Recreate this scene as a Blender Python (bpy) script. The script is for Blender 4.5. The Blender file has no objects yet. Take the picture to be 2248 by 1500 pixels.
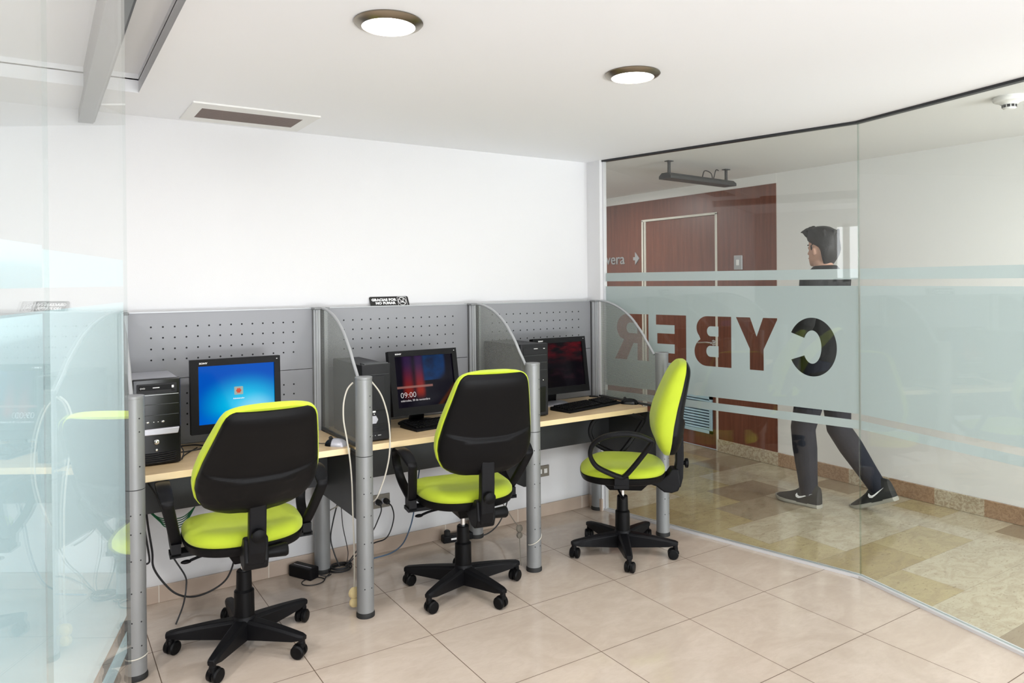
import bpy, bmesh, math, random
from mathutils import Vector, Matrix
random.seed(7)
PI = math.pi
C = bpy.context.scene.collection
sin, cos = math.sin, math.cos

# ------------------------------------------------------------------ node maths
class S:
    def __init__(s, nt, k): s.nt = nt; s.k = k
    def m(s, op, b=None, c=None):
        n = s.nt.nodes.new('ShaderNodeMath'); n.operation = op
        s.nt.links.new(s.k, n.inputs[0])
        for i, v in ((1, b), (2, c)):
            if v is None: continue
            if isinstance(v, S): s.nt.links.new(v.k, n.inputs[i])
            else: n.inputs[i].default_value = v
        return S(s.nt, n.outputs[0])
    def __add__(s, o): return s.m('ADD', o)
    def __sub__(s, o): return s.m('SUBTRACT', o)
    def __mul__(s, o): return s.m('MULTIPLY', o)
    def __truediv__(s, o): return s.m('DIVIDE', o)
    def fract(s): return s.m('FRACT')
    def floor(s): return s.m('FLOOR')
    def abs(s): return s.m('ABSOLUTE')
    def pow(s, o): return s.m('POWER', o)
    def max(s, o): return s.m('MAXIMUM', o)
    def min(s, o): return s.m('MINIMUM', o)
    def lt(s, o): return s.m('LESS_THAN', o)
    def gt(s, o): return s.m('GREATER_THAN', o)
    def ramp(s, a, b):          # smoothstep 0..1 from a to b
        n = s.nt.nodes.new('ShaderNodeMapRange'); n.interpolation_type = 'SMOOTHSTEP'
        s.nt.links.new(s.k, n.inputs[0]); n.inputs[1].default_value = a; n.inputs[2].default_value = b
        return S(s.nt, n.outputs[0])
    def band(s, a, b, w): return s.ramp(a - w, a + w) * (s.ramp(b - w, b + w) * -1 + 1)

def new_mat(name):
    m = bpy.data.materials.new(name); m.use_nodes = True
    nt = m.node_tree; bs = nt.nodes['Principled BSDF']
    return m, nt, bs
def c4(c): return (c[0], c[1], c[2], 1)
def srgb(r, g, b):
    f = lambda v: (v / 255 / 12.92) if v <= 10 else ((v / 255 + .055) / 1.055) ** 2.4
    return (f(r), f(g), f(b))
def mat(name, col, rough=.5, metal=0., spec=.5, bump=None, var=None, coat=0., emit=None, sheen=0.):
    m, nt, bs = new_mat(name)
    bs.inputs['Base Color'].default_value = c4(col); bs.inputs['Roughness'].default_value = rough
    bs.inputs['Metallic'].default_value = metal; bs.inputs['Specular IOR Level'].default_value = spec
    bs.inputs['Coat Weight'].default_value = coat
    if sheen: bs.inputs['Sheen Weight'].default_value = sheen; bs.inputs['Sheen Roughness'].default_value = .4
    if emit: bs.inputs['Emission Color'].default_value = c4(emit[0]); bs.inputs['Emission Strength'].default_value = emit[1]
    tc = nt.nodes.new('ShaderNodeTexCoord')
    if var:      # (scale, amount)
        nz = nt.nodes.new('ShaderNodeTexNoise'); nz.inputs['Scale'].default_value = var[0]; nz.inputs['Detail'].default_value = 4
        nt.links.new(tc.outputs['Object'], nz.inputs['Vector'])
        r = nt.nodes.new('ShaderNodeMapRange'); nt.links.new(nz.outputs[0], r.inputs[0])
        r.inputs[1].default_value = .3; r.inputs[2].default_value = .7; r.inputs[3].default_value = 1 - var[1]; r.inputs[4].default_value = 1 + var[1]
        mx = nt.nodes.new('ShaderNodeMix'); mx.data_type = 'RGBA'; mx.blend_type = 'MULTIPLY'; mx.inputs[0].default_value = 1
        mx.inputs[6].default_value = c4(col); nt.links.new(r.outputs[0], mx.inputs[7]); nt.links.new(mx.outputs[2], bs.inputs['Base Color'])
    if bump:     # (scale, strength)
        nz = nt.nodes.new('ShaderNodeTexNoise'); nz.inputs['Scale'].default_value = bump[0]; nz.inputs['Detail'].default_value = 3
        nt.links.new(tc.outputs['Object'], nz.inputs['Vector'])
        b = nt.nodes.new('ShaderNodeBump'); b.inputs['Strength'].default_value = bump[1]; b.inputs['Distance'].default_value = .002
        nt.links.new(nz.outputs[0], b.inputs['Height']); nt.links.new(b.outputs[0], bs.inputs['Normal'])
    return m
def mixc(nt, f, a, b):
    n = nt.nodes.new('ShaderNodeMix'); n.data_type = 'RGBA'
    if isinstance(f, S): nt.links.new(f.k, n.inputs[0])
    else: n.inputs[0].default_value = f
    for i, v in ((6, a), (7, b)):
        if isinstance(v, (tuple, list)): n.inputs[i].default_value = c4(v)
        else: nt.links.new(v, n.inputs[i])
    return n.outputs[2]
def axes(nt, which='Object'):
    tc = nt.nodes.new('ShaderNodeTexCoord'); sp = nt.nodes.new('ShaderNodeSeparateXYZ')
    nt.links.new(tc.outputs[which], sp.inputs[0])
    return tc.outputs[which], S(nt, sp.outputs[0]), S(nt, sp.outputs[1]), S(nt, sp.outputs[2])
def noise(nt, vec, scale, detail=4, stretch=None, rough=.5, dist=0.):
    if stretch:
        mp = nt.nodes.new('ShaderNodeMapping'); mp.inputs['Scale'].default_value = stretch
        nt.links.new(vec, mp.inputs[0]); vec = mp.outputs[0]
    n = nt.nodes.new('ShaderNodeTexNoise'); n.inputs['Scale'].default_value = scale; n.inputs['Detail'].default_value = detail
    n.inputs['Roughness'].default_value = rough; n.inputs['Distortion'].default_value = dist
    nt.links.new(vec, n.inputs['Vector']); return S(nt, n.outputs[0])
def wnoise(nt, a, b):
    cb = nt.nodes.new('ShaderNodeCombineXYZ'); nt.links.new(a.k, cb.inputs[0]); nt.links.new(b.k, cb.inputs[1])
    n = nt.nodes.new('ShaderNodeTexWhiteNoise'); n.noise_dimensions = '2D'; nt.links.new(cb.outputs[0], n.inputs['Vector'])
    return S(nt, n.outputs[0])

M = {}
M['wall'] = mat('wall_paint', (.71, .71, .72), .75, bump=(220, .25))
M['ceil'] = mat('ceiling_paint', (.91, .925, .955), .8)
M['hallceil'] = mat('hall_ceiling_paint', (.74, .74, .73), .8)
M['hallwall'] = mat('hall_wall_paint', (.84, .84, .82), .7, bump=(150, .2))
M['black'] = mat('black_plastic', (.0055, .0055, .0065), .45, spec=.15, bump=(900, .12))
M['blackgloss'] = mat('black_gloss', (.005, .005, .006), .2, spec=.25)
M['blacksoft'] = mat('black_shell_plastic', (.004, .004, .0045), .38, spec=.13, bump=(1400, .2))
M['rubber'] = mat('black_rubber', (.012, .012, .012), .7)
M['cable'] = mat('black_cable', (.012, .012, .014), .5)
M['lime'] = mat('lime_fabric', srgb(176, 194, 42), .85, bump=(1500, .35), var=(9, .05), sheen=.15)
M['greypost'] = mat('silver_grey_paint', srgb(134, 136, 137), .42, .25, var=(6, .03))
M['alu'] = mat('aluminium', srgb(168, 170, 172), .35, .25)
M['aludark'] = mat('aluminium_groove', (.10, .10, .10), .5, .5)
M['screen'] = mat('screen_panel_grey', srgb(140, 141, 145), .5, .2, bump=(700, .15))
M['hole'] = mat('hole_black', (.01, .01, .012), .9)
M['darkgrey'] = mat('dark_grey_steel', srgb(54, 56, 58), .5, .1)
M['casegrey'] = mat('silver_case', srgb(180, 180, 188), .35, .4)
M['caseblack'] = mat('black_case', (.011, .011, .013), .42, spec=.25, bump=(800, .1))
M['chrome'] = mat('chrome', (.75, .75, .76), .15, 1.)
M['steel'] = mat('brushed_nickel', srgb(150, 140, 125), .28, 1.)
M['whitepl'] = mat('white_plastic', (.8, .8, .78), .4)
M['offwhite'] = mat('off_white_cord', srgb(205, 200, 188), .5)
M['beige'] = mat('beige_bead', srgb(215, 195, 145), .5)
M['bluecord'] = mat('blue_grey_cord', srgb(66, 92, 118), .5)
M['greencord'] = mat('green_cord', srgb(20, 100, 62), .5)
M['lens'] = mat('lamp_lens', (1, 1, 1), .5, emit=((1, .97, .9), 14))
M['outlet'] = mat('outlet_grey', srgb(122, 116, 105), .45)
M['alufloor'] = mat('aluminium_track', srgb(215, 215, 218), .35, .3)
M['trackdark'] = mat('dark_track', (.03, .032, .035), .4, .3)
M['trackgrey'] = mat('grey_track', srgb(120, 124, 124), .4, .5)
M['white'] = mat('white_print', (.85, .85, .85), .6)
M['signblack'] = mat('sign_black', (.01, .01, .01), .3)
M['louver'] = mat('louver_blue_white', srgb(170, 200, 214), .4)
M['louverback'] = mat('louver_back', srgb(25, 60, 84), .7)
M['doorframe'] = mat('door_trim_pale', srgb(215, 212, 200), .5)
M['fixture'] = mat('black_fixture', (.03, .03, .03), .5)
M['sill'] = mat('window_frame_white', (.8, .8, .8), .4)

# glass: thin real panes, clear with angle dependent reflection
def glass(name, tint, refl=1., rough=0.):
    m = bpy.data.materials.new(name); m.use_nodes = True; nt = m.node_tree
    nt.nodes.remove(nt.nodes['Principled BSDF']); out = nt.nodes['Material Output']
    lw = nt.nodes.new('ShaderNodeLayerWeight'); lw.inputs[0].default_value = .5
    f = S(nt, lw.outputs['Facing']).pow(5.) * .96 * refl + .043 * refl
    tr = nt.nodes.new('ShaderNodeBsdfTransparent'); tr.inputs[0].default_value = c4(tint)
    gl = nt.nodes.new('ShaderNodeBsdfGlossy'); gl.inputs['Roughness'].default_value = rough; gl.inputs[0].default_value = (1, 1, 1, 1)
    mx = nt.nodes.new('ShaderNodeMixShader'); nt.links.new(f.k, mx.inputs[0]); nt.links.new(tr.outputs[0], mx.inputs[1]); nt.links.new(gl.outputs[0], mx.inputs[2])
    nt.links.new(mx.outputs[0], out.inputs[0]); return m
M['glass'] = glass('clear_glass', (.955, .968, .962), .85)
M['dooredge'] = glass('door_glass_edge', (.86, .90, .89), .8)
M['glassdoor'] = glass('clear_door_glass', (.975, .985, .984), 1.0)
M['glassedge'] = glass('glass_edge', (.66, .74, .71), .8)
def frost(name, col, thru=.5, clear=0.05):
    m = bpy.data.materials.new(name); m.use_nodes = True; nt = m.node_tree
    nt.nodes.remove(nt.nodes['Principled BSDF']); out = nt.nodes['Material Output']
    d = nt.nodes.new('ShaderNodeBsdfDiffuse'); d.inputs[0].default_value = c4(col)
    t = nt.nodes.new('ShaderNodeBsdfTranslucent'); t.inputs[0].default_value = c4(col)
    x = nt.nodes.new('ShaderNodeMixShader'); x.inputs[0].default_value = thru; nt.links.new(d.outputs[0], x.inputs[1]); nt.links.new(t.outputs[0], x.inputs[2])
    tr = nt.nodes.new('ShaderNodeBsdfTransparent'); y = nt.nodes.new('ShaderNodeMixShader'); y.inputs[0].default_value = clear
    nt.links.new(x.outputs[0], y.inputs[1]); nt.links.new(tr.outputs[0], y.inputs[2]); nt.links.new(y.outputs[0], out.inputs[0]); return m
M['frost'] = frost('frosted_film', srgb(212, 221, 222), .5, .04)
M['frostdoor'] = frost('frosted_door_film', srgb(226, 241, 244), .5, .10)

def polycarb():
    m, nt, bs = new_mat('ribbed_polycarbonate')
    vec, x, y, z = axes(nt)
    h = (z * 160.).fract()
    h = (h - .5).abs()
    b = nt.nodes.new('ShaderNodeBump'); b.inputs['Strength'].default_value = .5; b.inputs['Distance'].default_value = .002
    nt.links.new(h.k, b.inputs['Height'])
    bs.inputs['Base Color'].default_value = c4(srgb(160, 162, 160)); bs.inputs['Roughness'].default_value = .25
    nt.links.new(b.outputs[0], bs.inputs['Normal'])
    tr = nt.nodes.new('ShaderNodeBsdfTransparent'); tr.inputs[0].default_value = (.92, .93, .91, 1)
    f = h * .36 + .62
    mx = nt.nodes.new('ShaderNodeMixShader'); nt.links.new(f.k, mx.inputs[0])
    nt.links.new(tr.outputs[0], mx.inputs[2]); nt.links.new(bs.outputs[0], mx.inputs[1])
    nt.links.new(mx.outputs[0], nt.nodes['Material Output'].inputs[0]); return m
M['poly'] = polycarb()

def room_tiles():
    m, nt, bs = new_mat('beige_porcelain_tiles')
    vec, x, y, z = axes(nt)
    a = (x - .075) / .5; b = (y + 1.0) / .5
    fx = ((a.fract() - .5).abs() * -1 + .5) * .5; fy = ((b.fract() - .5).abs() * -1 + .5) * .5
    line = fx.min(fy).lt(.0016)
    rnd = wnoise(nt, a.floor(), b.floor())
    n1 = noise(nt, vec, 3.2, 6, (1, 1.6, 1), .6, 1.2).ramp(.32, .72)
    n2 = noise(nt, vec, 22, 5, (1, 2.2, 1), .6, .6).ramp(.35, .75)
    base = mixc(nt, n1, srgb(191, 176, 161), srgb(203, 189, 175))
    base = mixc(nt, n2 * .35, base, srgb(184, 168, 154))
    base = mixc(nt, rnd * .12, base, srgb(176, 162, 150))
    col = mixc(nt, line, base, srgb(92, 74, 58))
    nt.links.new(col, bs.inputs['Base Color'])
    nt.links.new((line * .5 + .085 + n2 * .04).k, bs.inputs['Roughness'])
    bs.inputs['Specular IOR Level'].default_value = .55
    return m
M['floor'] = room_tiles()
def hall_tiles():
    m, nt, bs = new_mat('marble_hall_tiles')
    vec, x, y, z = axes(nt)
    b = (y + 2.02) / .303; row = b.floor()
    a = (x - 3.369 + row * .2475) / .495
    rnd = wnoise(nt, a.floor(), row)
    rnd2 = wnoise(nt, a.floor() + 31.7, row + 11.3)
    fx = ((a.fract() - .5).abs() * -1 + .5) * .495; fy = ((b.fract() - .5).abs() * -1 + .5) * .303
    line = fx.min(fy).lt(.0009)
    base = mixc(nt, rnd.ramp(.15, .5), srgb(146, 132, 110), srgb(188, 179, 155))
    base = mixc(nt, rnd2.gt(.72) * .7, base, srgb(172, 156, 108))
    n1 = noise(nt, vec, 6, 8, (1, 1.8, 1), .7, 1.5).ramp(.4, .62)
    n2 = noise(nt, vec, 34, 6, (1, 2.5, 1), .65, 1.).ramp(.56, .66)
    base = mixc(nt, n1 * .35, base, srgb(140, 120, 96))
    base = mixc(nt, n2 * .5, base, srgb(120, 96, 74))
    col = mixc(nt, line * .6, base, srgb(110, 96, 78))
    nt.links.new(col, bs.inputs['Base Color']); bs.inputs['Roughness'].default_value = .12
    return m
M['hallfloor'] = hall_tiles()
def marble_base():
    m, nt, bs = new_mat('marble_skirting')
    vec, x, y, z = axes(nt)
    a = (y + .056) / .3; r = wnoise(nt, a.floor(), a.floor())
    n = noise(nt, vec, 45, 6, None, .7, 1.).ramp(.42, .6)
    base = mixc(nt, r.gt(.55), srgb(168, 138, 110), srgb(196, 184, 160))
    nt.links.new(mixc(nt, n * .5, base, srgb(120, 90, 66)), bs.inputs['Base Color']); bs.inputs['Roughness'].default_value = .25
    return m
M['marblebase'] = marble_base()
def base_tile():
    m, nt, bs = new_mat('beige_skirting_tile')
    vec, x, y, z = axes(nt)
    a = (x - .16) / .5; fx = ((a.fract() - .5).abs() * -1 + .5) * .5
    n = noise(nt, vec, 9, 5).ramp(.3, .7)
    col = mixc(nt, fx.lt(.002), mixc(nt, n * .4, srgb(196, 178, 162), srgb(176, 158, 142)), srgb(225, 220, 210))
    nt.links.new(col, bs.inputs['Base Color']); bs.inputs['Roughness'].default_value = .3
    return m
M['basetile'] = base_tile()
def wood(name, c1, c2, stretch, scale, rough, fine=.35):
    m, nt, bs = new_mat(name)
    vec, x, y, z = axes(nt)
    n = noise(nt, vec, scale, 5, stretch, .6, .3).ramp(.3, .7)
    n2 = noise(nt, vec, scale * 4, 4, stretch, .6).ramp(.35, .7)
    c = mixc(nt, n, c1, c2); c = mixc(nt, n2 * fine, c, tuple(v * .7 for v in c1))
    nt.links.new(c, bs.inputs['Base Color']); bs.inputs['Roughness'].default_value = rough; return m
M['maple'] = wood('maple_laminate', srgb(214, 184, 142), srgb(226, 200, 160), (1, 12, 12), 2.5, .3, .15)
M['mapleedge'] = mat('maple_edge', srgb(238, 214, 170), .4)
M['redwood'] = wood('red_brown_veneer', srgb(104, 56, 38), srgb(124, 70, 50), (14, 14, .7), 3., .4, .25)

# ------------------------------------------------------------------ mesh builder
class MB:
    def __init__(s): s.v = []; s.f = []; s.mi = []; s.cm = 0; s.uv = None
    def add(s, vs, fs, M4=None):
        o = len(s.v)
        for p in vs:
            p = Vector(p); s.v.append(M4 @ p if M4 else p)
        for f in fs: s.f.append([o + i for i in f]); s.mi.append(s.cm)
        return s
    def mat(s, i): s.cm = i; return s
    def box(s, a, b, M4=None):
        x0, y0, z0 = a; x1, y1, z1 = b
        return s.add([(x0,y0,z0),(x1,y0,z0),(x1,y1,z0),(x0,y1,z0),(x0,y0,z1),(x1,y0,z1),(x1,y1,z1),(x0,y1,z1)],
                     [(0,3,2,1),(4,5,6,7),(0,1,5,4),(1,2,6,5),(2,3,7,6),(3,0,4,7)], M4)
    def loft(s, rings, caps=True, closed=True, M4=None):
        n = len(rings[0]); vs = [p for r in rings for p in r]; fs = []
        for i in range(len(rings) - 1):
            for j in range(n if closed else n - 1):
                k = (j + 1) % n; fs.append((i*n+j, i*n+k, (i+1)*n+k, (i+1)*n+j))
        if caps:
            fs.append(tuple(reversed(range(n)))); fs.append(tuple((len(rings)-1)*n + j for j in range(n)))
        return s.add(vs, fs, M4)
    def cyl(s, p0, p1, r0, r1=None, n=24, M4=None, caps=True):
        if r1 is None: r1 = r0
        p0 = Vector(p0); p1 = Vector(p1); d = (p1 - p0).normalized(); q = d.to_track_quat('Z', 'Y')
        R = [q @ Vector((cos(2*PI*i/n), sin(2*PI*i/n), 0)) for i in range(n)]
        return s.loft([[p0 + v*r0 for v in R], [p1 + v*r1 for v in R]], caps, True, M4)
    def lathe(s, prof, c=(0,0,0), n=32, axis='Z', M4=None):   # prof [(r, h)]
        rings = []
        for r, h in prof:
            ring = []
            for i in range(n):
                a = 2*PI*i/n; u, v = max(r, 1e-5)*cos(a), max(r, 1e-5)*sin(a)
                p = {'Z': (u, v, h), 'Y': (u, h, -v), 'X': (h, u, v)}[axis]
                ring.append(Vector(c) + Vector(p))
            rings.append(ring)
        return s.loft(rings, True, True, M4)
    def tube(s, pts, r, n=8, smooth=6, closed=False, M4=None):
        P = catmull(pts, smooth, closed) if smooth > 1 else [Vector(p) for p in pts]
        rr = r if callable(r) else (lambda t: r)
        N = len(P); rings = []; up = None
        for i in range(N):
            t = (P[(i+1) % N] - P[i-1]) if closed else (P[min(i+1, N-1)] - P[max(i-1, 0)])
            t.normalize()
            if up is None:
                up = Vector((0,0,1)) if abs(t.z) < .9 else Vector((1,0,0))
            a = t.cross(up).normalized(); b = a.cross(t).normalized(); up = b
            q = rr(i / max(1, N-1))
            rings.append([P[i] + (a*cos(2*PI*k/n) + b*sin(2*PI*k/n))*q for k in range(n)])
        if closed: rings.append(rings[0])
        return s.loft(rings, not closed, True, M4)
    def prism(s, poly, a, b, plane='XY', M4=None):   # extrude polygon between a and b along the third axis
        f = {'XY': lambda u, v, w: (u, v, w), 'YZ': lambda u, v, w: (w, u, v), 'XZ': lambda u, v, w: (u, w, v)}[plane]
        return s.loft([[f(u, v, a) for u, v in poly], [f(u, v, b) for u, v in poly]], True, True, M4)
    def ball(s, c, r, n=16, sc=(1,1,1), M4=None):
        rings = []
        for i in range(n//2 + 1):
            th = PI*i/(n//2); rr = max(sin(th), 1e-4)
            rings.append([Vector(c) + Vector((r*sc[0]*rr*cos(2*PI*j/n), r*sc[1]*rr*sin(2*PI*j/n), -r*sc[2]*cos(th))) for j in range(n)])
        return s.loft(rings, True, True, M4)
    def build(s, name, mats, parent=None, smooth=35, bevel=0, bseg=2, sub=0, local=False):
        if not isinstance(mats, (list, tuple)): mats = [mats]
        ofs = Vector((0,0,0))
        if parent is not None and not local:
            inv = parent_inv(parent); vs = [inv @ p for p in s.v]
        else: vs = s.v
        me = bpy.data.meshes.new(name); me.from_pydata([tuple(p) for p in vs], [], s.f)
        for m in mats: me.materials.append(m)
        for p, i in zip(me.polygons, s.mi): p.material_index = i
        bm = bmesh.new(); bm.from_mesh(me)
        bmesh.ops.recalc_face_normals(bm, faces=bm.faces); bm.to_mesh(me); bm.free()
        o = bpy.data.objects.new(name, me); C.objects.link(o)
        if smooth:
            for p in me.polygons: p.use_smooth = True
            me.set_sharp_from_angle(angle=math.radians(smooth))
        if bevel:
            b = o.modifiers.new('bevel', 'BEVEL'); b.width = bevel; b.segments = bseg; b.limit_method = 'ANGLE'; b.angle_limit = math.radians(40)
            b.harden_normals = False
        if sub:
            b = o.modifiers.new('sub', 'SUBSURF'); b.levels = sub; b.render_levels = sub
        if parent is not None: o.parent = parent
        return o
def parent_inv(p):
    m = p.matrix_basis.copy()
    if p.parent is not None: m = p.parent.matrix_basis @ m
    return m.inverted()
def catmull(pts, k, closed=False):
    P = [Vector(p) for p in pts]; n = len(P); out = []
    if n < 3 and not closed: return P
    for i in range(n if closed else n - 1):
        g = (lambda j: P[j % n]) if closed else (lambda j: P[min(max(j, 0), n-1)])
        p0, p1, p2, p3 = g(i-1), g(i), g(i+1), g(i+2)
        for q in range(k):
            t = q / k
            out.append(.5*((2*p1) + (p2-p0)*t + (2*p0-5*p1+4*p2-p3)*t*t + (3*p1-p0-3*p2+p3)*t**3))
    if not closed: out.append(P[-1])
    return out
def interp(tab, x):
    if x <= tab[0][0]: return tab[0][1]
    for (a, u), (b, v) in zip(tab, tab[1:]):
        if x <= b:
            t = (x-a)/(b-a); return u + (v-u)*t
    return tab[-1][1]
def sinterp(tab, x):   # smoother: average of neighbours
    h = .018; return (interp(tab, x-h) + 2*interp(tab, x) + interp(tab, x+h)) / 4
def tag(o, label=None, cat=None, group=None, kind=None):
    if label: o['label'] = label
    if cat: o['category'] = cat
    if group: o['group'] = group
    if kind: o['kind'] = kind
    return o
def thing(name, loc, rz=0, label=None, cat=None, group=None):
    o = bpy.data.objects.new(name, None); C.objects.link(o); o.location = loc; o.rotation_euler = (0, 0, rz)
    o.empty_display_size = .05
    o.matrix_basis = Matrix.Translation(loc) @ Matrix.Rotation(rz, 4, 'Z')
    return tag(o, label, cat, group)
def copy_tree(o, parent=None):
    c = o.copy(); C.objects.link(c); c.parent = parent
    for ch in [x for x in bpy.data.objects if x.parent == o]: copy_tree(ch, c)
    return c
def struct(o, label): return tag(o, label, None, None, 'structure')
def text_mb(mb, txt, size, M4, depth=.0006, bold=0., align='LEFT', space=1., sx=1.):
    cu = bpy.data.curves.new('t', 'FONT'); cu.body = txt; cu.size = size; cu.extrude = depth/2; cu.offset = bold; cu.align_x = align
    cu.space_character = space; cu.resolution_u = 3
    o = bpy.data.objects.new('t', cu); C.objects.link(o)
    dg = bpy.context.evaluated_depsgraph_get(); me = bpy.data.meshes.new_from_object(o.evaluated_get(dg))
    sc = Matrix.Diagonal((sx, 1, 1, 1))
    mb.add([v.co.copy() for v in me.vertices], [list(p.vertices) for p in me.polygons], M4 @ sc)
    bpy.data.objects.remove(o); bpy.data.curves.remove(cu); bpy.data.meshes.remove(me)
def face_m(origin, right, up):    # matrix placing text plane
    r = Vector(right).normalized(); u = Vector(up).normalized(); n = r.cross(u)
    m = Matrix((r, u, n)).transposed().to_4x4(); m.translation = Vector(origin); return m

# ------------------------------------------------------------------ camera
f_px = 1597.1; yaw, pit, roll = .5757, -.0048, -.0083
F = Vector((sin(yaw)*cos(pit), cos(yaw)*cos(pit), sin(pit))); Rt = Vector((cos(yaw), -sin(yaw), 0)); U = Rt.cross(F)
R2 = cos(roll)*Rt + sin(roll)*U; U2 = -sin(roll)*Rt + cos(roll)*U
cam = bpy.data.cameras.new('camera'); co = bpy.data.objects.new('camera', cam); C.objects.link(co)
mm = Matrix((R2, U2, -F)).transposed().to_4x4(); mm.translation = Vector((-.2908, -3.7424, 1.48)); co.matrix_world = mm
cam.sensor_width = 36; cam.lens = f_px/2248*36; cam.shift_y = -(750 - 626.17)/2248; cam.clip_start = .02
bpy.context.scene.camera = co
CAMP = Vector((-.2908, -3.7424, 1.48))

# ------------------------------------------------------------------ room shell
H = 2.257
G0 = Vector((2.76, -.13)); G1 = Vector((3.10, -1.66)); G2 = Vector((2.925, -2.47)); G3 = Vector((2.70, -3.5))
xr = 2.70; yb = -6.2; xl = -1.75
struct(MB().prism([(xl-.1, .1), (2.80, .1), (2.80, -.13), (3.115, -1.66), (2.94, -2.47), (2.715, -3.5), (2.8, yb), (xl-.1, yb)], -.1, 0).build('floor', M['floor'], smooth=0),
       'beige polished porcelain tile floor of the computer room')
struct(MB().prism([(2.80, .1), (2.80, -.13), (3.115, -1.66), (2.94, -2.47), (2.715, -3.5), (2.8, yb), (4.8, yb), (4.8, 3.5), (2.8, 3.5)], -.1, -.001).build('floor_hall', M['hallfloor'], smooth=0),
       'patchwork marble tile floor of the corridor behind the glass')
struct(MB().box((xl-.1, 0, 0), (2.73, .12, H+.2)).build('wall_back', M['wall'], smooth=0), 'plain white wall behind the computer desks')
struct(MB().box((2.73, -.13, 0), (2.782, .12, H+.2)).build('wall_corner', M['wall'], smooth=0), 'white wall end where the glass partition starts')
# left wall with a window
wy0, wy1, wz0, wz1 = -1.75, -.85, 1.45, 2.10
b = MB(); b.box((xl-.12, wy1, 0), (xl, 0, H+.2)); b.box((xl-.12, yb, 0), (xl, wy0, H+.2)); b.box((xl-.12, wy0, 0), (xl, wy1, wz0)); b.box((xl-.12, wy0, wz1), (xl, wy1, H+.2))
struct(b.build('wall_left', M['wall'], smooth=0), 'white side wall with a window beyond the glass door')
struct(MB().box((xl, yb, 0), (xl+.02, -.001, 1.40)).build('trim_6', mat('dark_reflection_panel', (.06, .055, .05), .6), smooth=0), 'unseen dark panelling added on the lower side wall to darken glass reflections')  # invented and unseen; keeps the glass reflections dark low down
b = MB()
for a_, c_ in (((wy0, wz0), (wy0+.04, wz1)), ((wy1-.04, wz0), (wy1, wz1)), ((wy0, wz0), (wy1, wz0+.04)), ((wy0, wz1-.04), (wy1, wz1)), ((-1.02, wz0), (-.95, wz1))):
    b.box((xl-.10, a_[0], a_[1]), (xl-.02, c_[0], c_[1]))
struct(b.build('window_4', M['sill'], smooth=0), 'white framed side window')
# wall behind the camera; its unseen wide window is shaped to light the ceiling
bx0, bx1, bz0, bz1 = -1.6, 2.65, .03, 2.22
b = MB(); b.box((xl-.12, yb-.12, 0), (bx0, yb, H+.2)); b.box((bx1, yb-.12, 0), (2.85, yb, H+.2)); b.box((bx0, yb-.12, 0), (bx1, yb, bz0)); b.box((bx0, yb-.12, bz1), (bx1, yb, H+.2))
struct(b.build('wall_front', M['wall'], smooth=0), 'white wall with an added wide window behind the viewer')
b = MB()
for i in range(5):
    x = bx0 + (bx1-bx0-.05)*i/4; b.box((x, yb-.08, bz0), (x+.05, yb-.02, bz1))
b.box((bx0, yb-.08, bz0), (bx1, yb-.02, bz0+.05)); b.box((bx0, yb-.08, bz1-.05), (bx1, yb-.02, bz1))
struct(MB().box((-3.5, yb-4, -.15), (5.5, yb-.12, -.05)).build('ground_outside', mat('sunlit_paving', (.6, .6, .58), .8), smooth=0), 'pale paving outside the wide window')
struct(b.build('window_5', M['sill'], smooth=0), 'unseen wide window added behind the viewer, floor to ceiling for more daylight')  # unseen window, stretched to full height to throw light on the ceiling
struct(MB().box((xr+.02, yb, 0), (xr+.14, -3.5, H+.2)).build('wall_right', M['wall'], smooth=0), 'white wall past the end of the glass partition')
# ceiling with recess
rx0, rx1, ry0, ry1, rd = -1.1, .052, -2.9, -.45, .075
b = MB()
b.box((xl-.1, ry1, H), (rx1, .1, H+.055)); b.box((xl-.1, ry0, H), (rx0, ry1, H+.055)); b.box((xl-.1, yb, H), (rx1, ry0, H+.055))
b.prism([(rx1, .1), (2.80, .1), (2.80, -.13), (3.125, -1.66), (2.95, -2.47), (2.725, -3.5), (2.8, yb), (rx1, yb)], H, H+.055)
b.box((rx0-.02, ry0-.02, H+rd), (rx1+.02, ry1+.02, H+rd+.02))
for q in (((rx1, ry0-.02), (rx1+.02, ry1+.02)), ((rx0-.02, ry0-.02), (rx0, ry1+.02)), ((rx0, ry1), (rx1, ry1+.02)), ((rx0, ry0-.02), (rx1, ry0))):
    b.box((q[0][0], q[0][1], H+.05), (q[1][0], q[1][1], H+rd+.01))
struct(b.build('ceiling', M['ceil'], smooth=0), 'smooth white ceiling of the computer room with a shallow recess')
# skirting
struct(MB().box((xl, -.012, 0), (2.73, 0, .078)).build('baseboard_back', M['basetile'], smooth=0, bevel=.002), 'beige tile skirting along the white back wall')
struct(MB().box((2.718, -.142, 0), (2.73, -.012, .078)).build('baseboard_corner', M['basetile'], smooth=0, bevel=.002), 'beige tile skirting on the wall end')
# sliding door track in the recess
struct(MB().box((-.140, -3.4, H-.05), (-.078, -.001, H-.001)).mat(1).box((-.142, -3.4, H-.057), (-.084, -.001, H-.051)).mat(0).box((-.140, -3.4, H-.001), (-.062, ry1-.001, H+.083)).build('trim_1', [M['trackdark'], M['trackgrey']], smooth=0), 'dark metal door track in the ceiling recess')

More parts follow.
